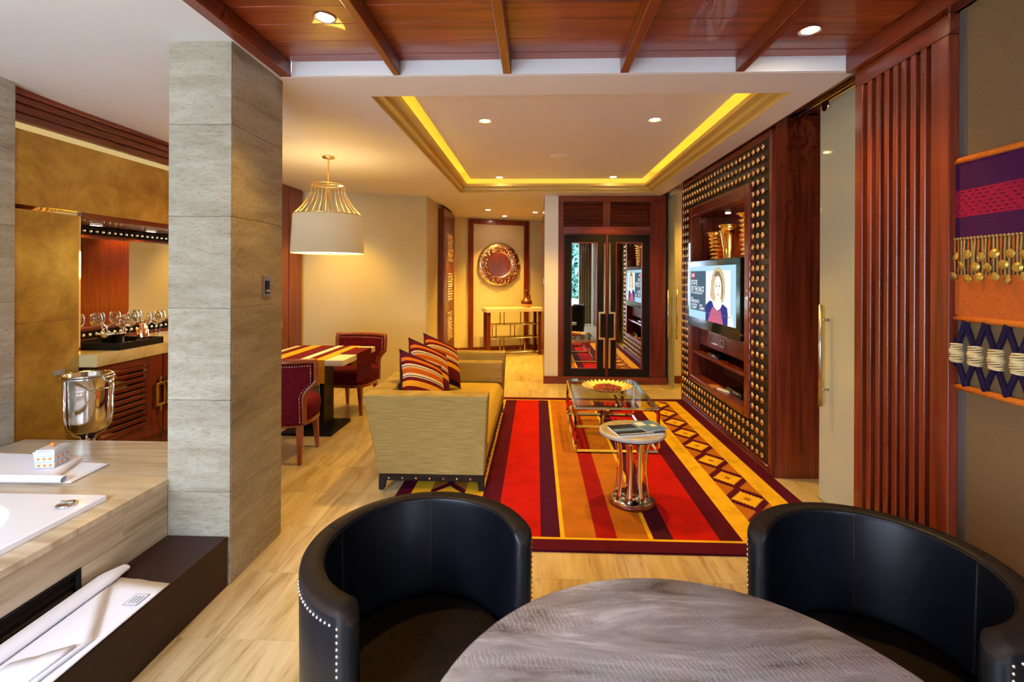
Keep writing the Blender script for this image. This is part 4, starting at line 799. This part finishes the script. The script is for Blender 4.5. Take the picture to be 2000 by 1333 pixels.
# ================================================================== ROUND TABLE AND TUB CHAIRS
rt_ = thing('round_table', 'round fossil grey marble table in the foreground', 'table', (0.263, 0.683, 0))
MB().lathe([(1e-5, 0.75), (0.445, 0.75), (0.452, 0.746), (0.453, 0.735), (0.448, 0.722), (0.40, 0.715), (1e-5, 0.715)], (0, 0, 0), 'marble_round', 72, cap=False).build('top', rt_)
MB().lathe([(0.06, 0.03), (0.06, 0.715)], (0, 0, 0), 'wood_black', 24).build('pedestal', rt_)
MB().lathe([(0.26, 0), (0.26, 0.02), (0.24, 0.03), (1e-5, 0.03)], (0, 0, 0), 'wood_black', 40).build('base_plate', rt_)
def tub_chair(loc, rz, label, seams):
    """opens towards -y locally"""
    t = thing('tub_chair', label, 'armchair', loc, rz, 'black leather tub chairs at the round table')
    prof = [(0.275, 0.10), (0.298, 0.30), (0.301, 0.60), (0.302, 0.722), (0.300, 0.732), (0.294, 0.7385), (0.272, 0.741), (0.2515, 0.7395), (0.2465, 0.735), (0.2445, 0.725), (0.2435, 0.60), (0.238, 0.44), (0.236, 0.36), (0.236, 0.10)]
    cen = (0.27, 0.42); A0, A1 = R(90-115), R(90+115); NA = 64; q = MB(); k = len(prof); capn = 6
    cols_ = []
    for i in range(-capn, NA+capn+1):
        if i < 0: a = A0; off = -i/capn; sgn = -1
        elif i > NA: a = A1; off = (i-NA)/capn; sgn = 1
        else: a = A0+(A1-A0)*i/NA; off = 0; sgn = 0
        ring_ = []
        sc = math.sqrt(max(0.0, 1-off*off*0.98)) if off else 1.0
        for r_, z_ in prof:
            rr = cen[0]+(r_-cen[0])*(sc if off else 1); zz = z_ if z_ < 0.6 else z_-(0.03*off*off)
            p = Vector((rr*math.cos(a), rr*math.sin(a), zz)); tang = Vector((-math.sin(a), math.cos(a), 0)); p += tang*sgn*0.032*off
            ring_.append(tuple(p))
        cols_.append(ring_)
    b = 0
    for ring_ in cols_: q.v += ring_
    for i in range(len(cols_)-1):
        for j in range(k-1): q.face((i*k+j, (i+1)*k+j, (i+1)*k+j+1, i*k+j+1), 'leather_brown' if 3 <= j <= 6 else 'leather', True)
    q.face([j for j in range(k)], 'leather'); q.face([(len(cols_)-1)*k+j for j in range(k-1, -1, -1)], 'leather')
    q.build('shell', t)
    # piping round the inner and outer rim, seams
    q = MB(); q.tube([(0.2465*math.cos(a), 0.2465*math.sin(a), 0.730) for a in [A0+(A1-A0)*i/60 for i in range(61)]], 0.0028, 'leather', 6); q.build('piping', t)
    for a in seams:
        a = R(90+a); pts = [(0.300*math.cos(a), 0.300*math.sin(a), 0.70), (0.287*math.cos(a), 0.287*math.sin(a), 0.739), (0.268*math.cos(a), 0.268*math.sin(a), 0.743), (0.246*math.cos(a), 0.246*math.sin(a), 0.725), (0.2415*math.cos(a), 0.2415*math.sin(a), 0.60), (0.2365*math.cos(a), 0.2365*math.sin(a), 0.44)]
        MB().tube(pts, 0.0030, 'leather_brown', 6).build('seam', t)
    def seat(u, v):
        a = 2*math.pi*u; pr = [(0.0, 0.452), (0.7, 0.452), (0.93, 0.446), (1.0, 0.43), (1.0, 0.36), (0.98, 0.28)]
        f = v*(len(pr)-1); i = min(int(f), len(pr)-2); w_ = f-i; r_ = pr[i][0]*(1-w_)+pr[i+1][0]*w_; z_ = pr[i][1]*(1-w_)+pr[i+1][1]*w_
        x_, y_ = 0.238*r_*math.cos(a), 0.238*r_*math.sin(a)
        if y_ < 0: y_ *= 1.12
        return (x_, y_-0.0, z_)
    MB().grid(seat, 48, 12, 'leather_brown').build('seat', t)
    MB().lathe([(0.235, 0.10), (0.235, 0.28)], (0, 0, 0), 'leather', 40).build('base_drum', t)
    q = MB()
    for s in (0, 1):
        a = A1 if s else A0; sg = 1 if s else -1; tang = Vector((-math.sin(a), math.cos(a), 0))*sg
        for i in range(40):
            z_ = 0.70-i*0.0145; r_ = 0.300 if z_ > 0.3 else 0.295; p = Vector((r_*math.cos(a), r_*math.sin(a), z_))+tang*0.006; q.sphere(p, 0.0042, 'nail_metal', 6, 4)
        for i in range(1, 16):
            a2 = a-sg*i*0.048; p = Vector((0.3015*math.cos(a2), 0.3015*math.sin(a2), 0.703)); q.sphere(p, 0.0042, 'nail_metal', 6, 4)
    q.build('nail_trim', t)['kind'] = 'stuff'
    for k_ in range(4):
        a = R(45+90*k_); MB().tube([(0.17*math.cos(a), 0.17*math.sin(a), 0.11), (0.20*math.cos(a), 0.20*math.sin(a), 0)], [0.02, 0.012], 'wood_black', 8).build('leg', t)
    return t
tub_chair((-0.302, 1.285, 0), R(41), 'black leather tub chair at the round table, nearer the pillar', (-34, 37))
tub_chair((0.870, 1.26, 0), R(-54), 'black leather tub chair at the round table, below the slat screen', (33, -36))

# ================================================================== BATH
bd = thing('bath_deck', 'raised travertine bath deck with a louvred vent', 'bath deck', (0, 0, 0))
tb = (-2.90, -1.815, 0.25, 1.985)
q = MB(); ring(q, -2.95, -1.72, -1.2, 2.695, (tb[0]+0.03, tb[1]-0.03, tb[2]+0.03, tb[3]-0.03), 0.465, 0.49, 'travertine_deck'); q.build('deck_slab', bd)
for y0, y1 in ((1.965, 2.205), (1.10, 1.9635), (0.24, 1.0985), (-0.62, 0.2385)): bx('fascia_slab', -1.735, -1.721, y0, y1, 0.337, 0.464, 'travertine_fascia', bd, 0.001, 1)
for y0, y1 in ((1.775, 2.205), (-0.62, 0.70)): bx('fascia_slab', -1.735, -1.721, y0, y1, 0.0, 0.3355, 'travertine_fascia', bd, 0.001, 1)
bx('core', -2.95, -2.91, -1.2, 2.69, 0, 0.465, 'travertine_fascia', bd); bx('end_slab', -2.95, -1.73, 2.67, 2.69, 0, 0.464, 'travertine_h', bd)
vt = bx('vent_box', -1.80, -1.79, 0.70, 1.775, 0.0, 0.336, 'black_panel', bd)
for z_ in (0.255, 0.285, 0.315): MB().box(-0.02, 0.02, 0.71, 1.765, -0.003, 0.003, 'dark_panel', Matrix.Translation((-1.755, 0, z_)) @ Matrix.Rotation(R(25), 4, 'Y')).build('louvre', vt)
bx('vent_frame', -1.735, -1.7195, 1.767, 1.775, 0.23, 0.336, 'black_panel', vt); bx('vent_frame', -1.735, -1.7195, 0.70, 1.767, 0.328, 0.336, 'black_panel', vt)
tu = thing('bathtub', 'white drop in bathtub set into the travertine deck', 'bathtub', ((tb[0]+tb[1])/2, (tb[2]+tb[3])/2, 0))
hw, hl = (tb[1]-tb[0])/2, (tb[3]-tb[2])/2
loops = [(1.0, 1.0, 90, 0.491), (1.0, 1.0, 90, 0.510), (0.99, 0.995, 90, 0.514), (0.89, 0.90, 2.9, 0.512), (0.865, 0.885, 2.9, 0.503), (0.78, 0.82, 2.9, 0.38), (0.68, 0.72, 2.9, 0.20), (0.55, 0.60, 2.8, 0.13), (0.01, 0.01, 2, 0.12)]
q = MB(); n = 96
for a, b_, e, z_ in loops:
    for i in range(n):
        t = 2*math.pi*i/n; c, s = math.cos(t), math.sin(t)
        if e > 20: k_ = 1/max(abs(c), abs(s)); q.v.append((hw*a*c*k_, hl*b_*s*k_, z_))
        else: q.v.append((hw*a*math.copysign(abs(c)**(2/e), c), hl*b_*math.copysign(abs(s)**(2/e), s), z_))
for j in range(len(loops)-1):
    for i in range(n): q.face((j*n+i, j*n+(i+1) % n, (j+1)*n+(i+1) % n, (j+1)*n+i), 'acrylic', j > 2)
q.build('shell', tu)
q = MB().lathe([(0.033, 0), (0.034, 0.008), (0.028, 0.011), (1e-5, 0.012)], (0, 0, 0), 'chrome', 24).box(-0.024, 0.024, -0.004, 0.004, 0.011, 0.018, 'chrome').build('overflow_knob', tu); q.location = (hw-0.075, hl-0.10, 0.514)
tag(bx('wooden_step', -1.7195, -1.43, -0.62, 2.2, 0, 0.23, 'wood_step', None, 0.004, 2), 'dark brown wooden step beside the bath deck', 'step')
# towels
def sheet(pts, z, name, parent, m='towel', amp=0.002, th=0.004, nu=20, nv=20, curl=None, seed=1):
    a, b_, c, d = [Vector(p) for p in pts]
    def fn(u, v):
        p = (a*(1-u)+b_*u)*(1-v)+(d*(1-u)+c*u)*v; h = z+amp*(math.sin(u*9+seed)*math.cos(v*7+seed*2)+0.5*math.sin(u*17-v*13+seed))
        return (p.x, p.y, h)
    return MB().grid(fn, nu, nv, m).build(name, parent, solid=th)
def roll_(p0, p1, w, h, name, parent, z=0.0, m='towel', tip=0.6):
    p0, p1 = Vector(p0), Vector(p1); d = (p1-p0).normalized(); s = Vector((-d.y, d.x))
    def fn(u, v):
        a = 2*math.pi*v; k = 1.0 if u > 0.06 else tip+(1-tip)*u/0.06
        wob = 0.10*math.sin(u*11)+0.06*math.sin(u*23)
        x_ = math.cos(a)*w*k*(1+wob*0.4); z_ = z+h*k*0.55+math.sin(a)*h*k*0.5
        p = p0+(p1-p0)*u+s*x_; return (p.x, p.y, z_)
    return MB().grid(fn, 60, 16, m).build(name, parent)
t2 = thing('bath_towel', 'white bath towel laid along the dark wooden step', 'towel', (0, 0, 0.2305))
sheet([(-1.70, 0.55), (-1.432, 0.55), (-1.432, 1.845), (-1.66, 1.875)], 0.006, 'base_layer', t2, amp=0.0012)
roll_((-1.675, 1.92), (-1.655, 0.50), 0.034, 0.040, 'rolled_edge', t2, 0.006)
sheet([(-1.64, 0.55), (-1.50, 0.75), (-1.455, 1.54), (-1.635, 1.80)], 0.016, 'folded_flap', t2, amp=0.002, th=0.008, seed=2)
sheet([(-1.65, 0.55), (-1.53, 0.55), (-1.47, 1.50), (-1.60, 1.42)], 0.027, 'folded_flap', t2, amp=0.002, th=0.007, seed=4)
lb_ = bx('care_label', -1.507, -1.453, 1.713, 1.777, 0.0093, 0.0099, 'ceramic_blue', t2); bx('label_face', -1.504, -1.456, 1.716, 1.774, 0.0099, 0.0103, 'paper', lb_)
for k in range(3): bx('label_line', -1.495+k*0.013, -1.489+k*0.013, 1.725, 1.765, 0.0103, 0.0106, 'ceramic_blue', lb_)
t1 = thing('hand_towel', 'white folded towel on the travertine deck under the trinket box', 'towel', (0, 0, 0.4905))
sheet([(-2.85, 2.12), (-2.12, 2.135), (-2.14, 2.36), (-2.85, 2.43)], 0.004, 'base_layer', t1, amp=0.0008)
sheet([(-2.85, 2.13), (-2.20, 2.13), (-2.32, 2.40), (-2.85, 2.44)], 0.016, 'folded_layer', t1, amp=0.001, th=0.014, seed=3)
roll_((-2.15, 2.135), (-2.90, 2.13), 0.022, 0.032, 'rolled_edge', t1, 0.004, tip=0.9)
tr = thing('trinket_box', 'small pale ceramic box with orange diamonds and lid on the towel', 'box', (-2.36, 2.285, 0.5155), R(12))
bw_, bd_ = 0.044, 0.056
MB().hexa([(-bw_*0.88, -bd_*0.88, 0), (bw_*0.88, -bd_*0.88, 0), (bw_*0.88, bd_*0.88, 0), (-bw_*0.88, bd_*0.88, 0), (-bw_, -bd_, 0.072), (bw_, -bd_, 0.072), (bw_, bd_, 0.072), (-bw_, bd_, 0.072)], 'ceramic').build('body', tr)
MB().box(-bw_-0.002, bw_+0.002, -bd_-0.002, bd_+0.002, 0.0725, 0.082, 'ceramic').prism([(-bw_*0.9, -bd_*0.9), (bw_*0.9, -bd_*0.9), (bw_*0.9, bd_*0.9), (-bw_*0.9, bd_*0.9)], 0.082, 0.088, 'ceramic').build('lid', tr, 0.002, 2)
MB().sphere((0, 0, 0.097), 0.012, 'orange_bead', 10, 6).build('knob', tr)
for z_ in (0.014, 0.046):
    for zz in (z_-0.013, z_+0.013): MB().box(-bw_*(0.885+zz*1.6), bw_*(0.885+zz*1.6), -bd_*(0.89+zz*1.6), bd_*(0.89+zz*1.6), zz-0.0008, zz+0.0008, 'ceramic_blue').build('stripe', tr)
    for k in (-1, 0, 1):
        f_ = 0.895+z_*1.68
        for (c, dx, dy) in (((k*0.024, -bd_*f_), 1, 0), ((bw_*f_, k*0.030), 0, 1)):
            x_, y_ = c; s = 0.0075; M_ = Matrix.Translation((x_, y_, z_)) @ (Matrix.Rotation(R(45), 4, 'Y') if dx else Matrix.Rotation(R(45), 4, 'X'))
            q = MB(); a = (0.0055, 0.0008, 0.0055) if dx else (0.0008, 0.0055, 0.0055); q.box(-a[0], a[0], -a[1], a[1], -a[2], a[2], 'orange_bead', M_); q.build('diamond', tr)
# switch plate on pillar
sw = thing('switch_plate', 'bronze switch plate on the warm side of the pillar', 'switch', (-1.4245, 2.50, 1.387))
bx('plate', 0, 0.006, -0.038, 0.038, -0.057, 0.057, 'pewter', sw, 0.002, 1); bx('rocker', 0.006, 0.010, -0.014, 0.02, -0.04, 0.03, 'black_plastic', sw, 0.001, 1)
for y_ in (-0.006, 0.012): bx('indicator', 0.010, 0.011, y_-0.004, y_+0.004, -0.03, -0.018, 'paper', sw)

# ================================================================== MINIBAR
mb_ = thing('minibar_cabinet', 'red wooden minibar cabinet with slatted mirror doors', 'cabinet', (-2.96, 3.16, 0))
bx('carcass', -0.58, -0.03, 0.0, 2.3, 0.0, 0.82, 'wood_z', mb_); bx('plinth', -0.56, -0.06, 0.02, 2.3, 0, 0.10, 'wood_step', mb_); bx('end_panel', -0.58, 0.0, -0.012, 0.0, 0.0, 0.82, 'wood_step', mb_)
for d0 in (0.0, 0.58, 1.16, 1.74):
    dr = bx('door', -0.029, -0.016, d0+0.004, d0+0.572, 0.20, 0.815, 'wood_z', mb_)
    left = (d0 in (0.0, 1.16)); g0, g1 = (d0+0.035, d0+0.42) if left else (d0+0.155, d0+0.54)
    bx('mirror_panel', -0.0155, -0.014, g0, g1, 0.285, 0.765, 'mirror_gold', dr)
    q = MB(); q.box(-0.016, 0, d0+0.004, g0, 0.20, 0.815, 'wood_z'); q.box(-0.016, 0, g1, d0+0.572, 0.20, 0.815, 'wood_z'); q.box(-0.016, 0, g0, g1, 0.20, 0.285, 'wood_y'); q.box(-0.016, 0, g0, g1, 0.765, 0.815, 'wood_y'); q.build('door_frame', dr)
    for k in range(11): bx('slat', -0.0138, -0.002, g0, g1, 0.297+k*0.0434, 0.297+k*0.0434+0.022, 'wood_y', dr)
    hx = d0+0.535 if left else d0+0.04; s = 1
    q = MB()
    for (y0, y1, z0, z1) in ((-0.05, -0.03, 0.42, 0.60), (0.03, 0.05, 0.42, 0.60), (-0.03, 0.03, 0.58, 0.60), (-0.03, 0.03, 0.42, 0.44), (-0.012, 0.006, 0.60, 0.64), (-0.012, 0.006, 0.38, 0.42)): q.box(0.012, 0.026, hx+y0, hx+y1, z0, z1, 'brass')
    q.box(0.0, 0.013, hx-0.045, hx-0.035, 0.5, 0.52, 'brass'); q.build('handle', dr, 0.002, 1)
ctop = tag(bx('worktop', -3.60, -2.94, 3.1365, 5.5, 0.8205, 0.905, 'stone_gold', None, 0.003, 1), 'polished gold stone worktop on the minibar cabinet', 'worktop')
bm_ = thing('bar_mirror', 'minibar back mirror between two studded black bands', 'mirror', (-3.60, 3.16, 0))
bx('glass', 0, 0.012, 0, 2.6, 1.02, 1.735, 'mirror', bm_); bx('top_band', 0, 0.06, 0, 2.6, 1.755, 1.82, 'black_panel', bm_); bx('bottom_band', 0, 0.06, 0, 2.6, 0.935, 1.0, 'black_panel', bm_)
bx('rail', 0, 0.075, 0, 2.6, 1.735, 1.755, 'wood_y', bm_); bx('rail', 0, 0.075, 0, 2.6, 1.0, 1.02, 'wood_y', bm_); bx('rail', 0, 0.075, 0, 2.6, 0.906, 0.935, 'wood_y', bm_)
Mx = Matrix.Rotation(R(90), 4, 'Y'); sd = MB().lathe([(0.004, 0), (0.004, 0.012), (0.013, 0.012), (0.014, 0.016), (0.006, 0.022), (1e-4, 0.023)], (0, 0, 0), 'nail_metal', 10, cap=False, M=Mx).build('stud', bm_); sd.location = (0.06, 0.1, 1.787)
for z_ in (1.787, 0.967):
    for k in range(34):
        if z_ > 1 and k == 0: continue
        link_mesh('stud', sd.data, bm_, (0.06, 0.1+k*0.0555 if z_ > 1 else 0.1+k*0.0555, z_))
for y_, lb in ((3.62, 'thin bar light under the minibar soffit, nearer the gold wall'), (4.15, 'thin bar light under the minibar soffit, nearer the pillar')):
    t = thing('bar_light', lb, 'light', (-3.40, y_, 1.825), group='minibar soffit lights'); bx('housing', -0.02, 0.02, -0.04, 0.04, -0.004, 0, 'chrome', t); bx('diffuser', -0.016, 0.016, -0.036, 0.036, -0.006, -0.004, 'small_glow', t)
    l = bpy.data.lights.new('bar_spot', 'SPOT'); l.energy = 9; l.color = WARM; l.spot_size = R(130); l.shadow_soft_size = 0.03; o = bpy.data.objects.new('bar_spot', l); COL.objects.link(o); o.location = (0, 0, -0.012); o.parent = t
ty = thing('serving_tray', 'black wooden tray on the minibar worktop', 'tray', (-3.15, 3.53, 0.9055))
bx('floor_panel', -0.2, 0.2, -0.2, 0.2, 0, 0.008, 'wood_black', ty)
for a in ((-0.2, 0.2, -0.2, -0.188), (-0.2, 0.2, 0.188, 0.2), (-0.2, -0.188, -0.188, 0.188), (0.188, 0.2, -0.188, 0.188)): bx('rim', *a, 0.008, 0.05, 'wood_black', ty, 0.001, 1)
ib = thing('ice_bucket', 'small steel ice bucket on the minibar tray', 'ice bucket', (-3.10, 3.425, 0.914))
MB().lathe([(0.062, 0), (0.066, 0.003), (0.080, 0.095), (0.086, 0.10), (0.082, 0.104), (0.075, 0.097), (0.06, 0.006), (1e-5, 0.006)], (0, 0, 0), 'chrome', 28).build('pail', ib)
MB().tube([(0.083*math.cos(a), 0.083*math.sin(a)*0.5, 0.10+0.06*math.sin(a)) for a in [math.pi*i/14 for i in range(15)]], 0.003, 'chrome', 6).build('bail', ib)
for k, lb in enumerate(('steel ice tongs leaning left in the ice bucket', 'steel bar spoon leaning right in the ice bucket')):
    t = thing('bar_tool', lb, 'tongs', (-3.10, 3.425, 0.925), group='tools in the ice bucket'); s = -1 if k == 0 else 1
    if k == 0:
        MB().tube([(0, 0, 0), (-0.02, -0.02, 0.14), (-0.03, -0.03, 0.165), (-0.045, -0.03, 0.14), (-0.03, 0.02, 0.02)], 0.005, 'chrome', 6).build('arm', t)
    else:
        MB().tube([(-0.02, 0, 0), (0.08, 0.03, 0.13)], 0.0035, 'chrome', 6).build('stem', t); MB().sphere((0.09, 0.033, 0.143), 0.016, 'chrome', 8, 5, sz=0.6).build('bowl', t)
cs = thing('cocktail_shaker', 'copper cocktail shaker standing on the minibar tray', 'shaker', (-3.03, 3.62, 0.914))
MB().lathe([(0.034, 0), (0.038, 0.004), (0.038, 0.105), (0.030, 0.112)], (0, 0, 0), 'copper', 24).build('cup', cs); MB().lathe([(0.030, 0.112), (0.022, 0.122), (0.021, 0.15), (0.018, 0.155), (1e-5, 0.155)], (0, 0, 0), 'copper', 24, cap=False).build('cap', cs)
for k, (x_, y_) in enumerate(((-3.08, 3.52), (-3.03, 3.56), (-3.09, 3.58))):
    t = thing('bottle_opener', ('steel bottle opener', 'steel corkscrew', 'steel can piercer')[k]+' lying on the minibar tray '+('beside the ice bucket', 'in the middle of the tray', 'beside the copper shaker')[k], 'opener', (x_, y_, 0.920), R(30+k*50), 'bar tools on the tray')
    MB().tube([(-0.04, 0, 0.004), (0.03, 0, 0.006)], 0.006, 'chrome', 8).build('grip', t); MB().tube(arc((0.045, 0), 0.015, 0, 2*math.pi*15/16, 15, 0.006), 0.003, 'chrome', 6, closed=True).build('loop', t)
GL = [(0.034, 0.0), (0.034, 0.003), (0.006, 0.008), (0.004, 0.02), (0.004, 0.085), (0.012, 0.095), (0.034, 0.115), (0.044, 0.145), (0.042, 0.175), (0.034, 0.205), (0.033, 0.205), (0.041, 0.175), (0.043, 0.145), (0.033, 0.117), (0.010, 0.098), (1e-5, 0.096)]
gl = None
spots = [(-3.40, 3.86, 'first wine glass from the gold wall on the minibar'), (-3.44, 3.98, 'second wine glass from the gold wall on the minibar'), (-3.38, 4.07, 'third wine glass from the gold wall on the minibar'), (-3.40, 4.21, 'fourth wine glass from the gold wall on the minibar'), (-3.46, 4.33, 'fifth wine glass from the gold wall on the minibar'), (-3.40, 4.44, 'wine glass half hidden by the pillar on the minibar')]
for k, (x_, y_, lb) in enumerate(spots):
    t = thing('wine_glass', lb, 'wine glass', (x_, y_, 0.9055), group='wine glasses on the minibar worktop')
    if gl is None: f1 = MB().lathe(GL[:6], (0, 0, 0), 'clear_glass', 20).build('stem', t); f2 = MB().lathe(GL[5:], (0, 0, 0), 'clear_glass', 20, cap=False).build('bowl', t); gl = (f1.data, f2.data)
    else: link_mesh('stem', gl[0], t); link_mesh('bowl', gl[1], t)
# champagne bucket on stand
ch = thing('wine_cooler_stand', 'polished steel wine bucket on a tripod floor stand', 'wine bucket', (-2.76, 2.885, 0))
MB().lathe([(1e-5, 0.475), (0.07, 0.478), (0.10, 0.50), (0.112, 0.56), (0.117, 0.73), (0.120, 0.825), (0.126, 0.83), (0.122, 0.836), (0.112, 0.826), (0.108, 0.56), (1e-5, 0.49)], (0, 0, 0), 'chrome', 40, cap=False).build('bucket', ch)
MB().tube(arc((0, 0), 0.128, 0, 2*math.pi*35/36, 35, 0.815), 0.005, 'chrome', 6, closed=True).build('support_ring', ch); MB().tube(arc((0, 0), 0.1195, 0, 2*math.pi*35/36, 35, 0.745), 0.0025, 'chrome', 6, closed=True).build('bead_ring', ch)
for s in (-1, 1): MB().tube([(s*0.12, 0, 0.79), (s*0.145, 0, 0.79)], 0.006, 'chrome', 8).sphere((s*0.15, 0, 0.79), 0.016, 'chrome', 10, 6).build('knob', ch)
for k in range(3):
    a = R(20+120*k); MB().tube([((r_)*math.cos(a), r_*math.sin(a), z_) for r_, z_ in ((0.128, 0.81), (0.128, 0.6), (0.118, 0.53), (0.08, 0.475), (0.045, 0.455), (0.035, 0.43), (0.034, 0.25), (0.06, 0.06), (0.13, 0.0))], 0.0065, 'chrome', 8).build('leg', ch)
MB().tube(arc((0, 0), 0.036, 0, 2*math.pi*15/16, 15, 0.42), 0.004, 'chrome', 6, closed=True).build('tie_ring', ch)

# ================================================================== TEXTILE HANGING
hg = thing('textile_hanging', 'purple, crimson and orange woven hanging with gold discs on wooden rods', 'wall hanging', (1.67, 2.02, 0))
LN = 0.70   # extends towards the camera
for z_ in (1.908, 1.287, 1.017): MB().tube([(0, 0.012, z_), (0, -LN, z_)], 0.0125, 'cloth_orange', 14).build('rod', hg)
q = MB()
def band(z0, z1, m, x0=-0.003, x1=0.003): q.box(x0, x1, -LN+0.01, 0.0, z0, z1, m)
band(1.60, 1.685, 'cloth_purple'); band(1.685, 1.79, 'cloth_crimson'); band(1.79, 1.90, 'cloth_purple')
q.build('woven_cloth', hg)
q = MB()
for i in range(46):   # relief diamonds woven on the crimson band
    for j in range(7):
        y_ = -0.008-i*0.0148; z_ = 1.695+j*0.0143; d = abs(((i+ (j if (i//7) % 2 == 0 else 6-j)) % 7)-3)
        if d in (0, 2): q.box(-0.0045, -0.003, y_-0.006, y_+0.006, z_-0.002, z_+0.002, 'cloth_purple')
q.build('woven_motif', hg)['kind'] = 'stuff'
q = MB(); q.box(-0.003, 0.003, -LN+0.01, 0.004, 1.295, 1.458, 'cloth_rust'); q.build('rust_cloth', hg)
n = 46
for i in range(n):
    y_ = -0.004-i*0.0148; m = 'string_tan' if i % 3 else 'cloth_rust'
    MB().tube([(-0.002, y_, 1.603), (-0.004+0.002*math.sin(i*2.1), y_+0.003*math.sin(i*1.7), 1.53), (-0.002, y_, 1.456)], 0.0036, m, 5).build('string', hg)
    MB().sphere((-0.005, y_, 1.601), 0.0055, 'string_tan', 6, 4).build('knot', hg)
dm = None
for k, (zz, off, cnt) in enumerate(((1.532, 0.045, 12), (1.489, 0.075, 11), (1.448, 0.041, 12))):
    for i in range(cnt):
        y_ = -off-i*0.0555+0.004*math.sin(i*3+k); loc = (-0.012, y_, zz+0.006*math.sin(i*2.3+k))
        rot = (0, R(-90)+random.uniform(-0.22, 0.22), random.uniform(-0.3, 0.3))
        if dm is None:
            o = MB().lathe([(1e-5, 0.0), (0.0165, 0.0), (0.0175, 0.0015), (0.016, 0.003), (0.011, 0.002), (0.010, 0.0035), (0.005, 0.003), (1e-5, 0.0045)], (0, 0, 0), 'old_gold', 16, cap=False).build('medallion', hg); dm = o.data; o.location = loc; o.rotation_euler = rot
        else: link_mesh('medallion', dm, hg, loc, rot)
nb = 8
for i in range(nb):
    yc = -0.042-i*0.083
    for s in (-1, 1):
        MB().tube([(0, yc+s*0.040, 1.285), (-0.004+0.003*s, yc+s*0.040, 1.262), (-0.003, yc+s*0.009, 1.19), (-0.002, yc+s*0.007, 1.13), (-0.003, yc+s*0.010, 1.11), (-0.004+0.003*s, yc+s*0.040, 1.045), (0, yc+s*0.040, 1.022)], [0.011, 0.010, 0.0095, 0.008, 0.0095, 0.010, 0.011], 'cloth_navy', 7).build('cord', hg)
    w_ = MB()
    for k in range(11):
        z_ = 1.118+k*0.0065; r_ = 0.018+0.004*math.sin(math.pi*(k+0.5)/11)+0.0015*math.sin(k*1.3+i); w_.tube([(-0.003+r_*math.cos(a), yc+r_*math.sin(a), z_+0.003*math.sin(a+k)) for a in [2*math.pi*t/12 for t in range(12)]], 0.0038, 'raffia', 5, closed=True)
    w_.build('raffia_wrap', hg)
